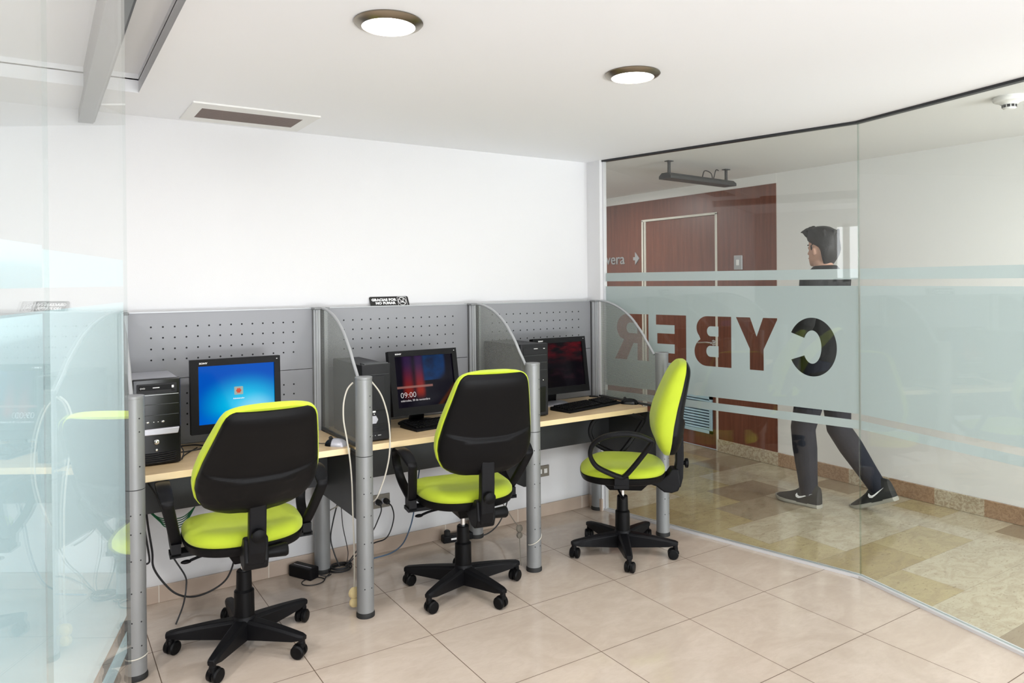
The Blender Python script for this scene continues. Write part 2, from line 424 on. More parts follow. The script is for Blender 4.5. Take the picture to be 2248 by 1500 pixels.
# ------------------------------------------------------------------ corridor
HX = 4.62; HH = 2.325
struct(MB().box((HX, yb, 0), (HX+.1, -.04, HH+.1)).box((HX, 3.4, 0), (HX+.1, 3.5, HH+.1)).build('wall_hall', M['hallwall'], smooth=0), 'white corridor wall behind the walking person')
struct(MB().box((2.6, yb, HH), (4.9, 3.5, HH+.08)).build('ceiling_hall', M['hallceil'], smooth=0), 'grey white corridor ceiling')
struct(MB().box((HX-.001, -.04, 2.245), (HX+.1, 3.4, HH+.02)).build('trim_2', M['hallwall'], smooth=0), 'white strip above the brown wood cladding')
struct(MB().box((2.8, 3.4, 0), (HX, 3.5, HH)).box((2.72, .12, 0), (2.795, 3.4, HH)).build('wall_hall_end', M['hallwall'], smooth=0), 'white end wall of the corridor')
# wood cladding around the door opening
b = MB(); b.box((HX-.004, -.04, .10), (HX+.08, .565, 2.245)); b.box((HX-.004, 1.49, .10), (HX+.08, 3.4, 2.245)); b.box((HX-.004, .565, 2.06), (HX+.08, 1.49, 2.245))
struct(b.build('wall_wood', M['redwood'], smooth=0), 'brown wood veneer cladding on the corridor wall')
struct(MB().box((HX-.02, yb, 0), (HX-.002, .555, .105)).box((HX-.02, 1.51, 0), (HX-.002, 3.4, .105)).build('baseboard_hall', M['marblebase'], smooth=0, bevel=.002), 'mottled marble skirting in the corridor')
# door_1
d = MB().box((HX+.004, .582, .008), (HX+.05, 1.472, 2.045)).build('door_1', M['redwood'], smooth=0, bevel=.002)
struct(d, 'brown wood corridor door with pale frame and blue white louver')
b = MB(); b.box((HX-.012, .560, 0), (HX+.04, .580, 2.06)); b.box((HX-.012, 1.474, 0), (HX+.04, 1.494, 2.06)); b.box((HX-.012, .560, 2.046), (HX+.04, 1.494, 2.066)); b.box((HX-.008, 1.445, 0), (HX+.03, 1.462, 2.046))
b.build('door_frame', M['doorframe'], d, 0, .002)
b = MB(); ly0, ly1, lz0, lz1 = .628, 1.075, .134, .463
for q in (((ly0, lz0), (ly1, lz0+.028)), ((ly0, lz1-.028), (ly1, lz1)), ((ly0, lz0), (ly0+.028, lz1)), ((ly1-.028, lz0), (ly1, lz1))):
    b.box((HX-.012, q[0][0], q[0][1]), (HX+.006, q[1][0], q[1][1]))
for i in range(11):
    z = lz0+.034+i*.0245
    b.add([(HX-.008, ly0+.02, z), (HX-.008, ly1-.02, z), (HX+.004, ly1-.02, z+.016), (HX+.004, ly0+.02, z+.016), (HX-.006, ly0+.02, z-.003), (HX-.006, ly1-.02, z-.003), (HX+.006, ly1-.02, z+.013), (HX+.006, ly0+.02, z+.013)],
          [(0,1,2,3),(4,5,6,7),(0,1,5,4),(1,2,6,5),(2,3,7,6),(3,0,4,7)])
b.mat(1).box((HX+.001, ly0+.01, lz0+.01), (HX+.0038, ly1-.01, lz1-.01))
lv = b.build('louver', [M['louver'], M['louverback']], d, 0)
lv['label'] = 'blue white ventilation louver in the lower door'
b = MB(); b.cyl((HX+.004, .60, .935), (HX-.012, .60, .935), .025); b.cyl((HX-.012, .60, .935), (HX-.05, .60, .935), .009); b.tube([(HX-.05, .60, .935), (HX-.052, .66, .936), (HX-.05, .745, .928)], .0085, 10, 5)
b.build('door_handle', M['chrome'], d)

t = thing('wall_switch', (HX-.004, .331, 1.624), 0, 'small silver plate with a button on the brown wood wall', 'wall switch')
MB().box((HX-.016, .289, 1.564), (HX-.004, .373, 1.684)).build('plate', M['alu'], t, 0, .004)
MB().box((HX-.021, .318, 1.60), (HX-.015, .345, 1.648)).build('button', M['whitepl'], t, 0, .003)

# wall lettering  vera + arrow
t = thing('wall_lettering', (HX-.004, 1.8, 1.64), 0, 'silver lower case lettering reading vera with a small arrow on the wood wall', 'lettering')
b = MB(); text_mb(b, 'vera', .155, face_m((HX-.012, 2.02, 1.647), (0, -1, 0), (0, 0, 1)), .008, 0, 'LEFT', 1.0, 1.06); b.build('letters', M['alu'], t, 0)
b = MB(); b.prism([(1.608, 1.68), (1.608, 1.71), (1.582, 1.71), (1.582, 1.757), (1.528, 1.696), (1.582, 1.636), (1.582, 1.68)], HX-.016, HX-.006, 'YZ')
b.build('arrow', M['alu'], t, 0)

# black linear fixture hung under the corridor ceiling
t = thing('hanging_light_bar', (3.72, -.06, HH), 0, 'long black fixture hung on short brackets under the corridor ceiling', 'light fixture')
fa, fb = Vector((3.40, -.04, 2.215)), Vector((4.17, .035, 2.215)); fd = (fb-fa).normalized(); fn = Vector((-fd.y, fd.x, 0))
b = MB(); prof = [(-.055, -.02), (.055, -.02), (.055, .0), (.03, .022), (-.03, .022), (-.055, .0)]
b.loft([[fa + fn*u + Vector((0,0,w)) for u, w in prof], [fb + fn*u + Vector((0,0,w)) for u, w in prof]]); b.build('housing', M['fixture'], t, 0, .002)
for q in (.06, .93):
    p = fa.lerp(fb, q); MB().box((p.x-.012, p.y-.004, p.z+.02), (p.x+.012, p.y+.004, HH)).box((p.x-.025, p.y-.02, HH-.006), (p.x+.025, p.y+.02, HH)).build('bracket', M['fixture'], t, 0)
p = fa.lerp(fb, .55); q = fa.lerp(fb, .72)
MB().tube([p+Vector((0,0,.02)), p+Vector((.02,0,.07)), (p+q)/2+Vector((0,0,.075)), q+Vector((-.02,0,.06)), q+Vector((0,0,.02)), q+Vector((.03,0,.09)), q+Vector((.08,.02,.095))], .004, 6).build('wire', M['cable'], t)

# smoke detector on the corridor ceiling
sx, sy = 3.52, -2.155
t = thing('smoke_detector', (sx, sy, HH), 0, 'round white smoke detector on the corridor ceiling', 'smoke detector')
MB().lathe([(.066, HH), (.068, HH-.012), (.062, HH-.022), (.045, HH-.026), (.036, HH-.034), (.034, HH-.037)], (sx, sy, 0), 40).build('base', M['whitepl'], t)
b = MB(); b.lathe([(.028, HH-.034), (.028, HH-.052), (.022, HH-.058), (.004, HH-.060)], (sx, sy, 0), 32)
b.mat(1)
for i in range(10):
    a = 2*PI*i/10; b.box((-.006, .0275, HH-.050), (.006, .0295, HH-.038), Matrix.Translation((sx, sy, 0)) @ Matrix.Rotation(a, 4, 'Z'))
b.build('sensor_head', [M['whitepl'], M['hole']], t)

# ------------------------------------------------------------------ glass partitions with film
def pane(name, A, B, z0, z1, th=.010, gm='glass', em='glassedge'):
    A = Vector((A[0], A[1], 0)); B = Vector((B[0], B[1], 0)); d_ = (B-A).normalized(); n = Vector((-d_.y, d_.x, 0))*th/2
    L = (B-A).length
    b = MB(); ring = lambda p: [p - n + Vector((0,0,z0)), p + n + Vector((0,0,z0)), p + n + Vector((0,0,z1)), p - n + Vector((0,0,z1))]
    r0, r1 = ring(A), ring(B)
    b.add(r0 + r1, [(0,4,7,3), (1,2,6,5)]); b.mat(1); b.add(r0+r1, [(0,1,5,4), (3,7,6,2), (0,3,2,1), (4,5,6,7)])
    return b.build(name, [M[gm], M[em]], None, 0)
def shape_film(name, A, d2, loops, off, mtl, parent, th=.0004):
    """flat film with holes; loops in (s,z), first is the outline, placed off metres from the glass centre plane"""
    cu = bpy.data.curves.new('f', 'CURVE'); cu.dimensions = '2D'; cu.fill_mode = 'BOTH'; cu.extrude = th/2
    for lp in loops:
        sp = cu.splines.new('POLY'); sp.points.add(len(lp)-1)
        for i, (u, v) in enumerate(lp): sp.points[i].co = (u, v, 0, 1)
        sp.use_cyclic_u = True
    o = bpy.data.objects.new('f', cu); C.objects.link(o)
    dg = bpy.context.evaluated_depsgraph_get(); me = bpy.data.meshes.new_from_object(o.evaluated_get(dg))
    dd = Vector((d2[0], d2[1], 0)).normalized(); n = Vector((-dd.y, dd.x, 0))
    m4 = face_m(Vector((A[0], A[1], 0)) + n*off, dd, (0,0,1))
    b = MB(); b.add([v.co.copy() for v in me.vertices], [list(p.vertices) for p in me.polygons], m4)
    bpy.data.objects.remove(o); bpy.data.curves.remove(cu)
    return b.build(name, mtl, parent, 0)
def arc(cx, cy, rx, ry, a0, a1, n=24): return [(cx + rx*cos(math.radians(a0+(a1-a0)*i/n)), cy + ry*sin(math.radians(a0+(a1-a0)*i/n))) for i in range(n+1)]
Z0, Z1 = .985, 1.272
def glyph(ch):   # loops in unit box reading orientation
    if ch == 'E': return [[(0,0),(1,0),(1,.2),(.37,.2),(.37,.39),(.94,.39),(.94,.61),(.37,.61),(.37,.79),(.98,.79),(.98,1),(0,1)]]
    if ch == 'Y': return [[(.335,0),(.665,0),(.665,.40),(1,1),(.655,1),(.5,.64),(.345,1),(0,1),(.335,.40)]]
    if ch == 'B':
        out = [(0,0)] + arc(.66, .285, .34, .285, -90, 60, 16) + arc(.64, .76, .30, .24, -40, 90, 14) + [(0,1)]
        return [out, [(.34,.19)] + arc(.56, .30, .11, .11, -90, 90, 10) + [(.34,.41)], [(.34,.60)] + arc(.55, .70, .10, .10, -90, 90, 10) + [(.34,.80)]]
    if ch == 'R':
        out = [(0,0),(.33,0),(.33,.37),(.45,.37),(.66,0),(1.02,0),(.74,.44)] + arc(.62, .70, .34, .30, -50, 90, 14) + [(0,1)]
        return [out, [(.33,.58)] + arc(.55, .695, .11, .115, -90, 90, 10) + [(.33,.81)]]
    if ch == 'C':
        a = arc(.5, .5, .5, .53, 28, 332, 48); c = arc(.5, .5, .19, .30, 332-4, 28+4, 36)
        return [a + c]
letters = [('R', -.214, -.456), ('E', -.505, -.712), ('B', -.765, -.992), ('Y', -1.02, -1.256), ('C', -1.311, -1.555)]
w1 = pane('window_1', G0, G1, .016, H-.004); struct(w1, 'tall clear glass partition pane with frosted band and cut out mirrored word')
w1['label'] = 'tall glass pane with frosted band showing the word CYBER reversed'
kk = (G1-G0).length/1.53; L1 = (G1-G0).length
loops = [[(.002,.81),(L1-.004,.81),(L1-.004,1.445),(.002,1.445)]]
for ch, ya, ybb in letters:
    s0, s1 = (-.13-ya)*kk, (-.13-ybb)*kk
    for lp in glyph(ch): loops.append([(s1 - u*(s1-s0), Z0 + v*(Z1-Z0)) for u, v in lp])
fd1 = (G1-G0)
shape_film('frosted_film', G0, fd1, loops, .0062, M['frost'], w1)['label'] = 'frosted band with clear reversed letters CYBER'
shape_film('frosted_stripe', G0, fd1, [[(.002,1.477),(L1-.004,1.477),(L1-.004,1.53),(.002,1.53)]], .0062, M['frost'], w1)
shape_film('frosted_stripe', G0, fd1, [[(.002,.735),(L1-.004,.735),(L1-.004,.778),(.002,.778)]], .0062, M['frost'], w1)
gap = (G3-G2).normalized()
w2 = pane('window_2', G1 + Vector((0,-.004)), G2, .016, H-.004); struct(w2, 'glass partition pane right of the word with plain frosted band')
d2 = (G2-G1); L2 = d2.length
w3 = pane('window_3', G2, G3, .016, H-.004); struct(w3, 'last glass partition pane running out of view at right')
d3 = (G3-G2); L3 = d3.length
for w_, A_, d_, L_ in ((w2, G1, d2, L2), (w3, G2, d3, L3)):
    shape_film('frosted_film', A_, d_, [[(.006,.81),(L_,.81),(L_,1.445),(.006,1.445)]], .0062, M['frost'], w_)
    shape_film('frosted_stripe', A_, d_, [[(.006,1.477),(L_,1.477),(L_,1.53),(.006,1.53)]], .0062, M['frost'], w_)
    shape_film('frosted_stripe', A_, d_, [[(.006,.735),(L_,.735),(L_,.778),(.006,.778)]], .0062, M['frost'], w_)
def rail(pts, w, z0, z1, o=0):
    b = MB(); L_, R_ = [], []
    for i, p in enumerate(pts):
        t_ = (pts[min(i+1, len(pts)-1)] - pts[max(i-1, 0)]).normalized(); n = Vector((-t_.y, t_.x)); L_.append(p + n*(w/2+o)); R_.append(p - n*(w/2-o))
    for i in range(len(pts)-1):
        q = [L_[i], L_[i+1], R_[i+1], R_[i]]; b.prism([(v.x, v.y) for v in q], z0, z1)
    return b
gp = [G0, G1, G2, G3]
struct(rail(gp, .03, H-.012, H+.001).build('trim_3', M['trackdark'], smooth=0), 'thin dark channel holding the glass at the ceiling')
struct(rail(gp, .034, .0, .014).build('trim_4', M['alufloor'], smooth=0), 'pale aluminium channel holding the glass at the floor')
struct(MB().box((2.752, -.142, .014), (2.776, -.128, H-.01)).build('trim_5', M['alufloor'], smooth=0), 'slim pale edge profile at the start of the glass')

# glass door at the left, close to the viewer
E0 = Vector((-.145, -2.080)); ang = math.radians(16.2); dd = Vector((-sin(ang), -cos(ang)))
dr = pane('door_2', E0, E0 + dd*1.25, .008, 2.23, .006, 'glassdoor', 'dooredge'); struct(dr, 'glass door pane with frosted film at the left edge of the view')
def film_set(A, d_, L, par, off):
    for z0, z1 in ((.81, 1.445), (1.477, 1.53), (.735, .778)):
        shape_film('frosted_film', A, d_, [[(.003, z0), (L, z0), (L, z1), (.003, z1)]], off, M['frostdoor'], par)
film_set(E0, dd, 1.25, dr, -.0042)
nn = Vector((-dd.y, dd.x))
E1 = E0 + dd*.60 + nn*.03
dr2 = pane('door_3', E1, E1 + dd*.7, .008, 2.23, .006, 'glassdoor', 'dooredge'); struct(dr2, 'second glass pane overlapping the frosted glass door at far left')
film_set(E1, dd, .7, dr2, -.0042)

# ------------------------------------------------------------------ ceiling fittings
def downlight(x, y, label, H=H):
    t = thing('ceiling_downlight', (x, y, H), 0, label, 'ceiling light', 'round ceiling downlights')
    MB().lathe([(.101, H), (.103, H-.004), (.097, H-.010), (.079, H-.017), (.079, H-.006)], (x, y, 0), 64).build('trim_ring', M['steel'], t)
    MB().lathe([(.079, H-.004), (.079, H-.015), (.06, H-.019), (.002, H-.020)], (x, y, 0), 48).build('diffuser', M['lens'], t)
    return t
downlight(.588, -1.725, 'larger looking round recessed ceiling light with nickel ring, nearer the glass door')
downlight(1.582, -1.70, 'round recessed ceiling light with nickel ring nearer the corridor glass')
downlight(.5, -3.3, 'added unseen round ceiling light with nickel ring right behind the viewer')  # this and the next are unseen lamps added to brighten floor and ceiling
downlight(1.5, -4.3, 'added unseen nickel ringed ceiling light behind the viewer near the far end of the corridor glass')
downlight(-1.30, -1.9, 'added unseen round ceiling light with nickel ring beyond the glass door')  # this and the next are added to light the frosted door film
downlight(-1.35, -3.1, 'added unseen round ceiling light with nickel ring beyond the glass door beside the viewer')
downlight(3.75, -2.9, 'added nickel ringed ceiling light in the corridor out of view at the right', HH)  # this and the next are made-up fixtures for added corridor lamps
downlight(3.75, 1.5, 'added unseen nickel ringed ceiling light in the corridor beyond the white wall end', HH)
t = thing('air_vent', (.535, -.24, H), 0, 'long rectangular ceiling air grille with white frame above the first desk', 'air vent')
vx0, vx1, vy0, vy1 = .262, .812, -.425, -.055; gx0, gx1, gy0, gy1 = .312, .755, -.335, -.135
b = MB()
for q in (((vx0, vy0), (vx1, gy0)), ((vx0, gy1), (vx1, vy1)), ((vx0, gy0), (gx0, gy1)), ((gx1, gy0), (vx1, gy1))): b.box((q[0][0], q[0][1], H-.007), (q[1][0], q[1][1], H))
b.build('frame', M['whitepl'], t, 0)
b = MB(); b.box((gx0, gy0, H-.0008), (gx1, gy1, H)); 
b.build('dark_duct', M['hole'], t, 0)
vm = mat('vent_slats', srgb(118, 104, 98), .6)
b = MB()
for i in range(16):
    y = gy0 + .006 + i*(gy1-gy0-.012)/15; b.box((gx0, y-.0028, H-.0075), (gx1, y+.0028, H-.002), None)
b.build('slats', vm, t, 0)

# ------------------------------------------------------------------ desks
W = .9115; ZT = .735; PY = -.672; BY = -.063
arcp = [(-.09, 1.352), (-.16, 1.350), (-.22, 1.340), (-.29, 1.320), (-.36, 1.288), (-.42, 1.250), (-.47, 1.205), (-.515, 1.160), (-.55, 1.115), (-.585, 1.075), (-.61, 1.045)]
def make_divider():
    t = thing('desk_divider', (0, 0, 0))
    lb = lambda b, *a, **k: b.build(*a, local=True, **k)
    b = MB(); b.lathe([(.0375, .022), (.0375, .7115)], (0, PY, 0), 40); b.lathe([(.0375, .7145), (.0375, 1.052), (.0385, 1.053), (.0385, 1.062), (.036, 1.0635)], (0, PY, 0), 40)
    b.mat(1).lathe([(.0362, .711), (.0362, .715)], (0, PY, 0), 32)
    for z in (.13, .22, .33, .45, .55, .62, .80, .93, .98):
        for a in (-65, -115):
            r_ = math.radians(a); p = Vector((.0373*cos(r_), PY + .0373*sin(r_), z)); n = Vector((cos(r_), sin(r_), 0))
            if z > .7 and a == -115: continue
            b.cyl(p, p + n*.0007, .0028, n=10)
    fp = b.build('front_post', [M['greypost'], M['hole']], t, local=True)
    MB().lathe([(.0405, 0), (.041, .012), (.038, .022), (.01, .023)], (0, PY, 0), 36).build('foot', M['rubber'], fp, local=True)
    b = MB()   # slotted upright
    for x0, x1, y0, y1 in ((-.028, .028, -.045, .03), (-.020, -.010, -.052, -.045), (.010, .020, -.052, -.045), (-.036, -.028, -.03, -.016), (.028, .036, -.03, -.016), (-.036, -.028, .004, .018), (.028, .036, .004, .018)):
        b.box((x0, BY+y0, .70), (x1, BY+y1, 1.345))
    b.mat(1); b.box((-.010, BY-.0465, .70), (.010, BY-.044, 1.345)); b.box((-.0295, BY-.016, .70), (.0295, BY+.004, 1.345))
    bp = b.build('back_post', [M['alu'], M['aludark']], t, 0, local=True)
    MB().box((-.040, BY-.055, 1.345), (.040, BY+.034, 1.357)).build('post_cap', M['greypost'], bp, 0, .004, local=True)
    b = MB(); b.lathe([(.040, .022), (.040, .70)], (0, BY-.02, 0), 36)
    bl = b.build('back_leg', M['greypost'], t, local=True)
    MB().lathe([(.043, 0), (.043, .014), (.040, .022), (.01, .023)], (0, BY-.02, 0), 32).build('foot', M['rubber'], bl, local=True)
    MB().tube([(0, y, z) for y, z in arcp], .0072, 10, 4).build('edge_rail', M['alu'], t, local=True)
    poly = [(-.108, .737)] + [(y, z) for y, z in [(-.108, 1.350)] + arcp[1:]] + [(-.634, 1.035), (-.634, .737)]
    MB().prism(poly, -.003, .003, 'YZ').build('ribbed_panel', M['poly'], t, 0, local=True)
    MB().box((-.010, -.634, .7355), (.010, -.108, .747)).build('bottom_rail', M['darkgrey'], t, 0, .001, local=True)
    MB().prism([(-.04, .700), (-.04, .567), (-.125, .41), (-.60, .41), (-.634, .42), (-.634, .700)], -.012, .012, 'YZ').build('side_plate', M['darkgrey'], t, 0, .002, local=True)
    return t
dv = make_divider()
dlab = ['leftmost grey desk divider, partly behind the frosted glass door', 'grey desk divider with white cable looped over its front post', 'grey desk divider between the middle desk and the right desk', 'rightmost grey desk divider standing beside the corridor glass']
divs = []
for i in range(4):
    o = dv if i == 0 else copy_tree(dv)
    o.location = (i*W, 0, 0); tag(o, dlab[i], 'desk divider', 'dividers of the workstation row'); divs.append(o)
# desks
def make_desk():
    t = thing('desk', (0, 0, 0))
    b = MB(); b.prism([(.032, -.585), (W-.032, -.585), (W-.032, -.52), (W-.014, -.52), (W-.014, -.118), (W-.042, -.118), (W-.042, -.068), (.042, -.068), (.042, -.118), (.014, -.118), (.014, -.52), (.032, -.52)], .707, ZT)
    o = b.build('worktop', [M['maple'], M['mapleedge']], t, 0, .0015, local=True)
    for p in o.data.polygons:
        if abs(p.normal.z) < .5: p.material_index = 1
    MB().lathe([(.031, ZT), (.031, ZT+.003), (.026, ZT+.0055), (.004, ZT+.006)], (.878-.0, -.115, 0), 28).build('cable_grommet', M['black'], t, local=True) if False else None
    MB().box((.013, -.215, .478), (W-.013, -.200, .7068)).build('modesty_panel', M['darkgrey'], t, 0, .001, local=True)
    return t
dk = make_desk(); dl = ['left maple desk with the blue lit monitor', 'middle maple desk with the lock screen monitor', 'right maple desk holding the black keyboard and dark mouse']
for i in range(3):
    o = dk if i == 0 else copy_tree(dk)
    o.location = (i*W, 0, 0); tag(o, dl[i], 'desk', 'maple desks in the workstation row')
    if i == 2:
        MB().lathe([(.031, ZT), (.031, ZT+.003), (.026, ZT+.0055), (.004, ZT+.006)], (2.695, -.098, 0), 28).build('cable_grommet', M['rubber'], o)
# perforated screens
def make_screen():
    t = thing('perforated_screen', (0, 0, 0))
    x0, x1 = .0365, W-.0365
    for nm, z0, z1, rows in (('upper_panel', 1.046, 1.350, (1.285, 1.235, 1.184, 1.134)), ('lower_panel', .738, 1.043, (.972, .924, .875, .826))):
        b = MB(); b.box((x0, -.064, z0), (x1, -.050, z1)); b.mat(1)
        for z in rows:
            for k in range(14):
                x = .132 + k*.0498; b.cyl((x, -.0638, z), (x, -.0646, z), .0042, n=10)
        b.build(nm, [M['screen'], M['hole']], t, 0, local=True)
    MB().box((x0, -.068, 1.350), (x1, -.046, 1.3555)).build('top_rail', M['alu'], t, 0, local=True)
    return t
sc = make_screen(); sl = ['grey perforated back screen of the left desk', 'grey perforated back screen of the middle desk, below the no smoking sign', 'grey perforated back screen of the right desk beside the corridor glass']
for i in range(3):
    o = sc if i == 0 else copy_tree(sc)
    o.location = (i*W, 0, 0); tag(o, sl[i], 'desk screen', 'perforated screens of the workstation row')

# no smoking sign leaning on the wall
b = MB(); t = thing('no_smoking_sign', (1.33, -.03, 1.31), 0, 'black GRACIAS POR NO FUMAR sign propped between the middle screen and the wall', 'sign')
sm = face_m((1.213, -.0395, 1.322), (1, 0, .004), (-.06, .42, 1.)) 
sh = Matrix(((1, -.12, 0, 0), (0, 1, 0, 0), (0, 0, 1, 0), (0, 0, 0, 1)))
SW, SH = .228, .088
def rr(x0, y0, x1, y1, r, n=5): return arc(x1-r, y1-r, r, r, 0, 90, n) + arc(x0+r, y1-r, r, r, 90, 180, n) + arc(x0+r, y0+r, r, r, 180, 270, n) + arc(x1-r, y0+r, r, r, 270, 360, n)
b.loft([[(u, v, -.004) for u, v in rr(0, 0, SW, SH, .008)], [(u, v, 0) for u, v in rr(0, 0, SW, SH, .008)]], M4=sm); b.build('plaque', M['signblack'], t, 0)
b = MB(); text_mb(b, 'GRACIAS POR', .0195, sm @ Matrix.Translation((.010, .0625, .0006)), .001, .0011, 'LEFT', 1.05, 1.12)
text_mb(b, 'NO FUMAR', .0195, sm @ Matrix.Translation((.030, .043, .0006)), .001, .0011, 'LEFT', 1.05, 1.12); b.build('lettering', M['white'], t, 0)
b = MB()
def ring2(b, cx, cy, r0, r1, m4, n=32, z=.001):
    vs = []; fs = []
    for i in range(n):
        a = 2*PI*i/n; vs += [(cx+r0*cos(a), cy+r0*sin(a), z), (cx+r1*cos(a), cy+r1*sin(a), z)]
    for i in range(n): j = (i+1) % n; fs.append((2*i, 2*i+1, 2*j+1, 2*j))
    b.add(vs, fs, m4)
ring2(b, .188, .058, .0205, .0235, sm)
q = rr(.162, .030, .215, .084, .004)
b.tube([sm @ Vector((u, v, .001)) for u, v in q], .0009, 6, 1, True)
b.box((-.0205, -.0016, .0006), (.0205, .0016, .0012), sm @ Matrix.Translation((.188, .058, 0)) @ Matrix.Rotation(math.radians(-40), 4, 'Z'))
b.box((-.014, -.0026, .0006), (.012, .0018, .0011), sm @ Matrix.Translation((.188, .0535, 0)))
b.tube([sm @ Vector(p) for p in ((.197, .058, .001), (.193, .065, .001), (.199, .069, .001), (.194, .074, .001))], .0013, 6)
b.build('no_smoking_symbol', M['white'], t, 0)

# ------------------------------------------------------------------ PCs
def pc_tower(x0, x1, yf, depth, top, style, label):
    t = thing('computer_tower', ((x0+x1)/2, yf+depth/2, ZT), 0, label, 'computer')
    side = M['casegrey'] if style == 1 else M['caseblack']
    z0 = ZT + .006
    MB().box((x0+.003, yf+.022, z0), (x1-.003, yf+depth, top-.004)).build('case', side, t, 0, .003)
    b = MB(); b.box((x0, yf, z0-.001), (x1, yf+.024, top)); b.build('front_bezel', M['blackgloss'] if style == 1 else M['caseblack'], t, 0, .005)
    for yy in (yf+.05, yf+depth-.05):
        MB().box((x0+.01, yy-.015, ZT), (x1-.01, yy+.015, z0+.001)).build('foot', M['rubber'], t, 0)
    w = x1-x0
    if style == 1:
        dr_ = MB().box((x0+.016, yf-.003, top-.062), (x1-.014, yf+.002, top-.020)).build('disc_drive', M['caseblack'], t, 0, .001)
        MB().box((x0+.024, yf-.0045, top-.046), (x1-.030, yf-.002, top-.026)).box((x1-.034, yf-.0045, top-.053), (x1-.022, yf-.002, top-.048)).build('drive_tray', M['black'], dr_, 0, .0008)
        b = MB(); text_mb(b, 'DVD', .009, face_m((x0+.028, yf-.005, top-.040), (1,0,0), (0,0,1)), .0006); b.build('drive_print', M['white'], dr_, 0)
        MB().box((x0+.075, yf-.0052, top-.038), (x0+.100, yf-.0042, top-.035)).build('logo_bar', M['white'], dr_, 0); MB().box((x1-.034, yf-.0052, top-.040), (x1-.026, yf-.0042, top-.030)).build('indicator_light', M['white'], dr_, 0)
        for k, z in enumerate((top-.066, top-.106, top-.150)):
            MB().box((x0+.012, yf-.0022, z-.0012), (x1-.008, yf+.002, z+.0012)).build('bay_seam', M['alu'] if k == 0 else M['darkgrey'], t, 0)
        b = MB()
        for k, xx in enumerate((.055, .078, .094, .112)): b.ball((x0+xx, yf-.001, z0+.174), .007 if k in (0, 3) else .003, 12, (1.1, .5, .7))
        b.build('front_ports', M['chrome'], t)
        b = MB(); b.prism([(x0+.010, z0+.122), (x1-.012, z0+.122), (x1-.006, z0+.148), (x0+.010, z0+.148)], yf-.012, yf+.002, 'XZ'); b.build('silver_band', M['casegrey'], t, 0, .003)
        MB().ball((x0+.088, yf-.001, z0+.092), .0125, 20, (1, .6, 1)).build('power_button', M['chrome'], t)
        MB().ball((x0+.088, yf, z0+.058), .006, 12, (1, .5, 1)).build('reset_button', M['chrome'], t)
        b = MB()
        for k in range(5): b.tube([(x0+.015, yf-.001, z0+.012+k*.0085), (x0+w*.5, yf-.006, z0+.009+k*.0085), (x1-.020, yf-.001, z0+.012+k*.0085)], .0026, 8, 6)
        b.build('front_vents', M['blackgloss'], t)
    elif style == 2:
        MB().box((x0+.012, yf-.001, top-.004), (x1-.012, yf+.055, top+.004)).build('top_cover', M['darkgrey'], t, 0, .003)
        for z in (top-.050,): MB().box((x0+.010, yf-.003, z-.001), (x1-.010, yf+.001, z+.001)).build('bay_seam', M['darkgrey'], t, 0)
        MB().box((x0+.030, yf-.004, z0+.14), (x1-.030, yf+.001, top-.056)).build('bay_covers', M['caseblack'], t, 0, .002)
        hx = [(x0+.058+.021*cos(math.radians(a)), z0+.098+.021*sin(math.radians(a))) for a in range(0, 360, 60)]
        MB().prism(hx, yf-.004, yf+.001, 'XZ').build('hexagon_badge', M['casegrey'], t, 0, .0015)
        b = MB(); b.box((x0+.052, yf-.003, z0+.132), (x0+.066, yf+.001, z0+.140)); b.ball((x0+.060, yf, z0+.124), .003); b.build('buttons', M['whitepl'], t, 0)
        b = MB()
        for k, xx in enumerate((.030, .050, .064, .085)): b.box((x0+xx-.006*(k in (0, 3)) - .002, yf-.002, z0+.022), (x0+xx+.006*(k in (0, 3))+.002, yf+.001, z0+.026))
        b.build('front_ports', M['alu'], t, 0)
        b = MB()
        for k in range(4): b.box((x0+.016, yf-.003, z0+.040+k*.011), (x1-.014, yf+.001, z0+.044+k*.011))
        b.build('front_vents', M['caseblack'], t, 0)
    else:
        dr_ = MB().box((x0+.016, yf-.003, top-.058), (x1-.016, yf+.002, top-.020)).build('disc_drive', M['caseblack'], t, 0, .001)
        MB().box((x0+.085, yf-.004, top-.029), (x0+.11, yf-.002, top-.026)).build('logo_bar', M['white'], dr_, 0); MB().box((x1-.035, yf-.004, top-.030), (x1-.025, yf-.002, top-.027)).build('indicator_light', M['white'], dr_, 0)
        for z in (top-.064, top-.105, top-.147): MB().box((x0+.01, yf-.002, z-.001), (x1-.01, yf+.001, z+.001)).build('bay_seam', M['darkgrey'], t, 0)
        MB().ball((x1-.035, yf, z0+.195), .004).build('power_button', M['chrome'], t); MB().ball((x1-.085, yf, z0+.195), .0035).build('reset_button', M['chrome'], t)
        MB().box((x0+.02, yf-.004, z0+.02), (x1-.02, yf+.001, z0+.16)).build('front_cover', M['blackgloss'], t, 0, .004)
    return t
pc_tower(.018, .198, -.438, .322, 1.093, 1, 'silver sided computer tower with glossy black front on the left desk')
pc_tower(.955, 1.10, -.538, .40, 1.10, 2, 'slim black computer tower with a hexagon badge on the middle desk')
pc_tower(1.885, 2.068, -.470, .385, 1.139, 3, 'plain black computer tower on the right desk')

